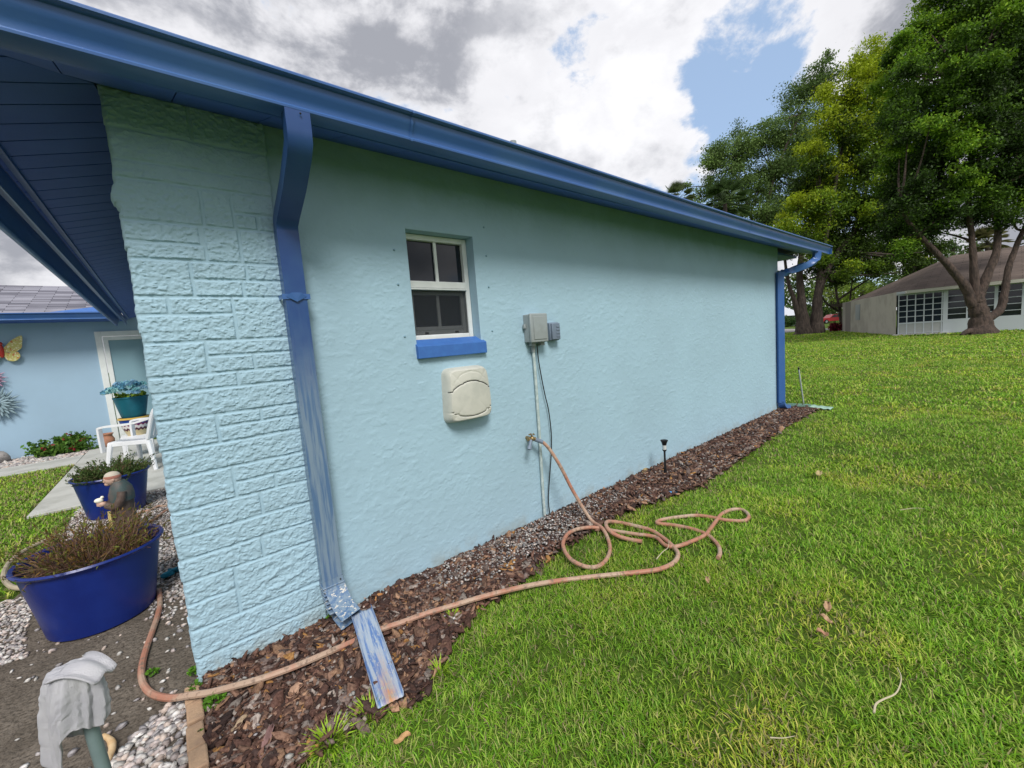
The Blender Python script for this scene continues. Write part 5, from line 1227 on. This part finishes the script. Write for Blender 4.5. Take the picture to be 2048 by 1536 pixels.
# shade tree in front of the neighbour house
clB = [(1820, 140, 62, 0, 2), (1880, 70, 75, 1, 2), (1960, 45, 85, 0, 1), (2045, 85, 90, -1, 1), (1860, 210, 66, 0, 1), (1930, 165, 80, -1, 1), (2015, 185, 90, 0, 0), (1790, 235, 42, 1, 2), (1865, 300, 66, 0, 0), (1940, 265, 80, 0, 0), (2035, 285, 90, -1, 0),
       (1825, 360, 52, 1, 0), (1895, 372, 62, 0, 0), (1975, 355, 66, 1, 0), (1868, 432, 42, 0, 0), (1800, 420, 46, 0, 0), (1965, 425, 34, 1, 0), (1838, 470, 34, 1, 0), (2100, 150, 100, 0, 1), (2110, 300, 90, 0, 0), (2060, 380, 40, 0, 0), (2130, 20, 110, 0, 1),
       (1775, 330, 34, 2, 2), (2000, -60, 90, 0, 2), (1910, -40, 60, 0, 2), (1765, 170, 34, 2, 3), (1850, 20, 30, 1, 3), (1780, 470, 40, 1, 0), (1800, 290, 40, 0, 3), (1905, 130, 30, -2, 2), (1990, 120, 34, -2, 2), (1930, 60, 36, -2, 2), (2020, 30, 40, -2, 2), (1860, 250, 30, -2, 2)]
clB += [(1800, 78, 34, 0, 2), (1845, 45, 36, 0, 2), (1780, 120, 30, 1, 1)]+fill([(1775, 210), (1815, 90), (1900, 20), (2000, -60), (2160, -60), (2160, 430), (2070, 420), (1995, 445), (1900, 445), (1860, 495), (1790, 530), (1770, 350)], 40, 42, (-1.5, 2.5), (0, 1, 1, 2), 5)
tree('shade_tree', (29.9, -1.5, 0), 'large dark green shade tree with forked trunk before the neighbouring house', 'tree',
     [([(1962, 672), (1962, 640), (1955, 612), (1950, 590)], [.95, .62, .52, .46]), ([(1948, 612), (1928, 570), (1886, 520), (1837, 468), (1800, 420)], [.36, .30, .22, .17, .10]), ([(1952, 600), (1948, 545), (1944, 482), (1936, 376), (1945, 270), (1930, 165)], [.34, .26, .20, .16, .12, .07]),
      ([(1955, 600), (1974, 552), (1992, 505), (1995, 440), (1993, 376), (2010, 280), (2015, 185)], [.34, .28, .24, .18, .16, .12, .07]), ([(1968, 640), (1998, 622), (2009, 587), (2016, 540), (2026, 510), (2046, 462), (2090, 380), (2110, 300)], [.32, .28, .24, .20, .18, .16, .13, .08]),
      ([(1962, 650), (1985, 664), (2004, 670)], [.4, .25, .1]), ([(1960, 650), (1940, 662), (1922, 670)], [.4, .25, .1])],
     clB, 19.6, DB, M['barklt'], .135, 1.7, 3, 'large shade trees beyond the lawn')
# tree by the far corner
clA = [(1565, 450, 34, -1, 3), (1545, 470, 22, -1, 3), (1600, 410, 40, 0, 3), (1620, 475, 50, 0, 2), (1665, 430, 56, 1, 1), (1700, 490, 56, 0, 0), (1645, 525, 34, 0, 1), (1700, 385, 56, 1, 1), (1660, 345, 50, 0, 3), (1655, 255, 46, -1, 3), (1690, 205, 55, -1, 3), (1738, 155, 52, -1, 3), (1700, 285, 56, 0, 2), (1760, 230, 50, 0, 3),
       (1745, 320, 56, 1, 1), (1760, 425, 60, 1, 0), (1735, 540, 36, 0, 1), (1580, 500, 26, 1, 1), (1640, 390, 40, 0, 2), (1790, 500, 36, 1, 0), (1690, 540, 40, 1, 0), (1600, 555, 24, 2, 2), (1730, 250, 40, -1, 3), (1620, 300, 34, -1, 3), (1675, 560, 26, 2, 1)]
clA += [(1705, 135, 38, 0, 3), (1748, 105, 40, 0, 3), (1785, 108, 36, 1, 2), (1660, 190, 34, 0, 3), (1850, 530, 30, 2, 0), (1820, 545, 28, 3, 1)]+fill([(1560, 450), (1600, 380), (1650, 300), (1655, 230), (1700, 170), (1760, 130), (1810, 200), (1840, 400), (1880, 515), (1820, 556), (1740, 560), (1640, 560), (1575, 520)], 37, 37, (-2, 3), (0, 1, 1, 2), 6)
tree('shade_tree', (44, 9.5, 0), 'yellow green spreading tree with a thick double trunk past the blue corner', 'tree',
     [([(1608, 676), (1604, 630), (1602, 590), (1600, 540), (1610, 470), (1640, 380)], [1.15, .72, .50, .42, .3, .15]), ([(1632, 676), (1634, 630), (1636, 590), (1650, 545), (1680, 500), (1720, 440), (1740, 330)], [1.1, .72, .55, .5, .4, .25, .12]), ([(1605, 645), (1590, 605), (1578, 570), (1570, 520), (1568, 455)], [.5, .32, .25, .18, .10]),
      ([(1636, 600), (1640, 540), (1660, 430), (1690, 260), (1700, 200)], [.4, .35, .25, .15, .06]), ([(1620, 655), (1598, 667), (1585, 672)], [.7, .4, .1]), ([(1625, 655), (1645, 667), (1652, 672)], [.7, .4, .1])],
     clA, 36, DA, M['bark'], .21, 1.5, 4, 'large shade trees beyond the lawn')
# paler oak behind
OK_ = [(.10, .165, .045), (.135, .215, .055), (.18, .27, .07)]
clO = [(1440, 305, 40, 0, 0), (1418, 330, 26, 0, 1), (1500, 300, 52, 0, 1), (1480, 370, 55, 0, 0), (1550, 250, 50, 0, 1), (1600, 205, 48, 1, 0), (1642, 150, 38, 0, 0), (1560, 340, 62, 0, 0), (1620, 290, 52, 0, 0), (1655, 112, 20, 0, 1), (1535, 415, 46, 0, 0), (1715, 125, 22, 2, 1), (1445, 400, 40, 2, 0), (1400, 392, 26, 1, 1), (1420, 360, 24, 0, 0), (1590, 400, 50, 2, 0), (1370, 372, 16, 0, 1), (1385, 402, 22, 0, 2), (1590, 310, 50, 1, 2)]
tree('oak_tree', tuple(V(*(G(1520, 660)[:2]*1.0), 0)), 'pale feathery oak rising above the blue gutter, left of the yellow green tree', 'tree',
     [([(1530, 668), (1530, 560), (1530, 450), (1550, 350), (1600, 230), (1640, 160)], [.8, .6, .45, .3, .18, .06]), ([(1530, 520), (1500, 430), (1480, 370), (1445, 310)], [.3, .22, .15, .06])],
     clO+fill([(1430, 300), (1500, 260), (1600, 180), (1650, 150), (1660, 420), (1560, 470), (1480, 430), (1410, 410), (1405, 350)], 38, 38, (-1, 4), (0, 1, 1), 8), 52, OK_, M['bark'], .27, 1.0, 5, zspread=.6)
# small open tree behind the neighbour's corner
clS = [(1700, 500, 30, 0, 1), (1740, 480, 36, 0, 0), (1790, 490, 36, 0, 1), (1830, 510, 30, 0, 3), (1855, 520, 18, 0, 3), (1720, 530, 24, 0, 1), (1780, 530, 20, 0, 3), (1840, 490, 26, 0, 2), (1660, 560, 18, 0, 1), (1815, 535, 14, 0, 3)]
tree('small_tree', (50, 9, 0), 'small bare branched tree behind the neighbouring house corner', 'tree',
     [([(1690, 668), (1682, 640), (1678, 612), (1672, 580), (1672, 540), (1700, 500)], [.30, .26, .20, .16, .13, .08]), ([(1683, 625), (1660, 612), (1645, 595), (1640, 570)], [.18, .15, .12, .06]), ([(1676, 600), (1712, 575), (1735, 560), (1765, 543), (1800, 520)], [.16, .14, .11, .09, .05]), ([(1700, 600), (1705, 560), (1712, 530), (1715, 500)], [.12, .1, .08, .04]), ([(1706, 560), (1690, 545), (1680, 525)], [.08, .06, .03]), ([(1735, 560), (1740, 535), (1760, 510)], [.09, .07, .03])],
     clS, 40, [(.07, .14, .015), (.12, .21, .02), (.2, .28, .03), (.30, .33, .03)], M['bark'], .22, .6, 6)
# palms
def palm(px, py, dep, rad, label, seed, nf=34, col_=(.07, .12, .04)):
    c_ = DP(px, py, dep); r = np.random.default_rng(seed); t = thing('palm_tree', (c_[0], c_[1], 0), label, 'palm tree', 'palm trees in the distance')
    MB().tube([(c_[0], c_[1], -.1), (c_[0]+.1, c_[1], c_[2]*.5), tuple(c_)], [.26, .2, .18], 10).build('trunk', M['bark'], t)
    q = MB()
    for i in range(nf):
        a = r.uniform(0, 6.28); e_ = r.uniform(-.7, 1.2); d_ = V(math.cos(a)*math.cos(e_), math.sin(a)*math.cos(e_), math.sin(e_)); m0 = c_+d_*rad*.55
        sd = np.cross(d_, V(0, 0, 1)); sd /= np.linalg.norm(sd)+1e-9; up = np.cross(sd, d_)
        q.tube([c_, m0], [.03, .02], 4, np.array(col_)*.8)
        for k in range(22):
            f_ = -1.25+2.5*k/21; dd_ = d_*math.cos(f_)+sd*math.sin(f_); L = rad*.6*(1-.2*abs(f_)); e2 = m0+dd_*L-V(0, 0, L*.25*(.4+abs(f_)*.3)); w_ = up*.0+np.cross(dd_, up)*.035
            cc_ = np.array(col_)*r.uniform(.6, 1.5)
            q.add([m0-w_*.3, m0+w_*.3, m0+dd_*L*.55+w_, e2, m0+dd_*L*.55-w_], [(0, 1, 2, 3, 4)], cc_)
    q.build('fronds', M['leaf'], t, smooth=False, fixn=False)
palm(1450, 405, 40, 2.3, 'dark fan palm showing above the blue gutter', 1, 40)
palm(1352, 400, 46, 2.0, 'fan palm whose tips just clear the gutter, left of the other palm', 2, 30, (.13, .17, .07))
palm(1975, 485, 44, 1.9, 'brownish palm behind the brown roof ridge', 3, 40, (.13, .13, .05))
palm(2085, 480, 46, 2.0, 'palm behind the roof at the right edge', 4, 40, (.11, .13, .05))
# distant greenery
def wood(name, px0, px1, pytop, pybot, dep, n, size, pal, label, seed):
    r = np.random.default_rng(seed); px = r.uniform(px0, px1, n); tp = pytop+14*np.sin(px*.05+seed)+9*np.sin(px*.13); py = tp+(pybot-tp)*r.random(n)**.8; dd_ = dep*r.uniform(.93, 1.1, n)
    P_ = CAM+np.stack([ray((a, b)) for a, b in zip(px, py)])*(dd_/F)[:, None]; P_[:, 2] = np.maximum(P_[:, 2], .1)
    pal = np.array(pal); ck = ((px*.06).astype(int)+(py*.07).astype(int)*3) % len(pal); v, c = leaves(P_, size, pal[ck]*r.uniform(.6, 1.3, (n, 1)), .6, seed=seed)
    return tag(leafmesh(name, v, c, M['leaf']), label, kind='stuff')
wood('distant_trees', 1380, 2250, 545, 655, 150, 26000, 1.3, [(.05, .10, .02), (.08, .14, .03), (.11, .17, .04), (.04, .08, .025)], 'distant green tree line beyond the road', 3)
shrub('bush', tuple(V(*DP(1600, 560, 60))), (3.5, 3, 3.2), 2600, .42, [(.10, .17, .03), (.16, .22, .05)], 'sunlit bush mass behind the double trunk', 'bush', 21, stem=False) if False else None
for i, (px, py, dep, rr, hh_, pal, lab) in enumerate([(1905, 510, 60, 3.2, 2.6, [(.06, .11, .03), (.09, .15, .04)], 'round green tree just above the left end of the brown roof ridge'),
        (1668, 585, 90, 4.5, 3.5, [(.14, .22, .03), (.2, .27, .05)], 'light green bush seen between the trunks'), (1645, 632, 95, 5, 2.2, [(.03, .07, .015), (.05, .10, .02)], 'dark green hedge tree behind the red pickup'), (1712, 590, 80, 4, 2.4, [(.16, .24, .03), (.12, .18, .02)], 'bright green bush above the low end of the brown roof')]):
    c_ = DP(px, py, dep); shrub('bush', tuple(c_), (rr, rr, hh_), 1900, .42, pal, lab, 'bush', 30+i, ncl=36)

# road, far lawn, far house, pickup, red shrub
rp = [G(1480, 667.5)[:2], G(1700, 664.5)[:2], G(1700, 656.5)[:2], G(1480, 659)[:2]]
sheet('road', [tuple(p) for p in rp], .004, M['asphalt'])
fh = thing('distant_house', tuple(G(1578, 650)), 'small pale house with grey roof across the street', 'house')
b = DP(1578, 640, 88); rt = R@V(1, 0, 0); rt[2] = 0; rt /= np.linalg.norm(rt); fw = V(-rt[1], rt[0], 0); g0 = DP(1560, 640, 88); g0[2] = 0
def fbx(q, a0, a1, d0, d1, z0, z1):
    P_ = [g0+rt*a+fw*d_+V(0, 0, z) for a in (a0, a1) for d_ in (d0, d1) for z in (z0, z1)]; q.add(P_, [(0, 1, 3, 2), (4, 6, 7, 5), (0, 4, 5, 1), (2, 3, 7, 6), (0, 2, 6, 4), (1, 5, 7, 3)])
q = MB(); fbx(q, -6, 4.4, 0, 6, 0, 2.3); q.build('wall', mat('pale_green_wall', (.45, .55, .52), .8), fh, smooth=False)
q = MB(); q.add([g0+rt*-7+fw*-1+V(0, 0, 2.2), g0+rt*5+fw*-1+V(0, 0, 2.2), g0+rt*3.4+fw*4+V(0, 0, 4.3), g0+rt*-7+fw*4+V(0, 0, 4.3)], [(0, 1, 2, 3)]); q.build('roof', mat('pale_roof', (.50, .52, .58), .8), fh, smooth=False)
q = MB(); fbx(q, 1.6, 3.9, -.06, 0, 1.0, 2.1); q.build('window', M['glass'], fh, smooth=False)
q = MB(); fbx(q, -.6, 1.2, -.07, 0, 0, 2.0); q.build('porch_opening', mat('shaded_porch', (.10, .13, .10), .9), fh, smooth=False)
tk0 = DP(1662, 650, 84); tk0[2] = 0
tk = thing('pickup_truck', tuple(tk0), 'red pickup truck parked across the street', 'pickup truck')
def TK(a, d_, z): return tk0+rt*a+fw*d_+V(0, 0, z)
pfk = [(-2.9, .45), (2.7, .45), (2.75, .95), (2.5, 1.1), (1.0, 1.12), (.2, 1.75), (-1.1, 1.78), (-1.35, 1.1), (-2.9, 1.08)]
q = MB(); n = len(pfk); q.add([TK(-a, -1, z) for a, z in pfk]+[TK(-a, .9, z) for a, z in pfk], [tuple(range(n)), tuple(range(n, 2*n))[::-1]]+[(i, (i+1) % n, n+(i+1) % n, n+i) for i in range(n)]); q.build('body', mat('red_car_paint', (.42, .012, .02), .3, coat=.5), tk, smooth=False)
q = MB(); q.add([TK(-a, -1.02, z) for a, z in ((.75, 1.17), (.12, 1.66), (-.35, 1.66), (-.35, 1.17))], [(0, 1, 2, 3)]); q.add([TK(-a, -1.02, z) for a, z in ((-.45, 1.17), (-.45, 1.66), (-1.0, 1.66), (-1.2, 1.17))], [(0, 1, 2, 3)]); q.build('window', M['glass'], tk, smooth=False)
for a in (-1.8, 1.7):
    q = MB(); q.tube([TK(-a, -1.08, .4), TK(-a, -.8, .4)], .42, 18); w_ = q.build('wheel', M['black'], tk); MB().tube([TK(-a, -1.1, .4), TK(-a, -1.075, .4)], .22, 12).build('hubcap', M['greybox'], w_)
lp_ = DP(1639, 650, 76); lp_[2] = 0
tag(MB().tube([lp_, lp_+V(0, 0, 3.0)], .05, 6).build('flagpole', M['nwhite'], origin=lp_), 'thin white post at the kerb before the red pickup', 'post')
rs = DP(1670, 650, 37.5)
shrub('red_shrub', (rs[0], rs[1], .42), (.78, .6, .45), 1500, .16, [(.16, .012, .03), (.26, .02, .045), (.08, .010, .022)], 'dark red leaved shrub by the neighbouring house corner', 'shrub', 40, ncl=26)
hb = DP(1574, 640, 80)
shrub('bush', (hb[0], hb[1], 1.1), (2.4, 1.5, 1.2), 1500, .3, [(.04, .09, .02), (.06, .12, .03)], 'clipped dark green bush before the distant house', 'bush', 41)
hb = DP(1591, 640, 79)
shrub('bush', (hb[0], hb[1], .8), (1.3, 1.2, .8), 900, .25, [(.03, .08, .02), (.05, .10, .03)], 'smaller dark bush under the distant house window', 'bush', 42)
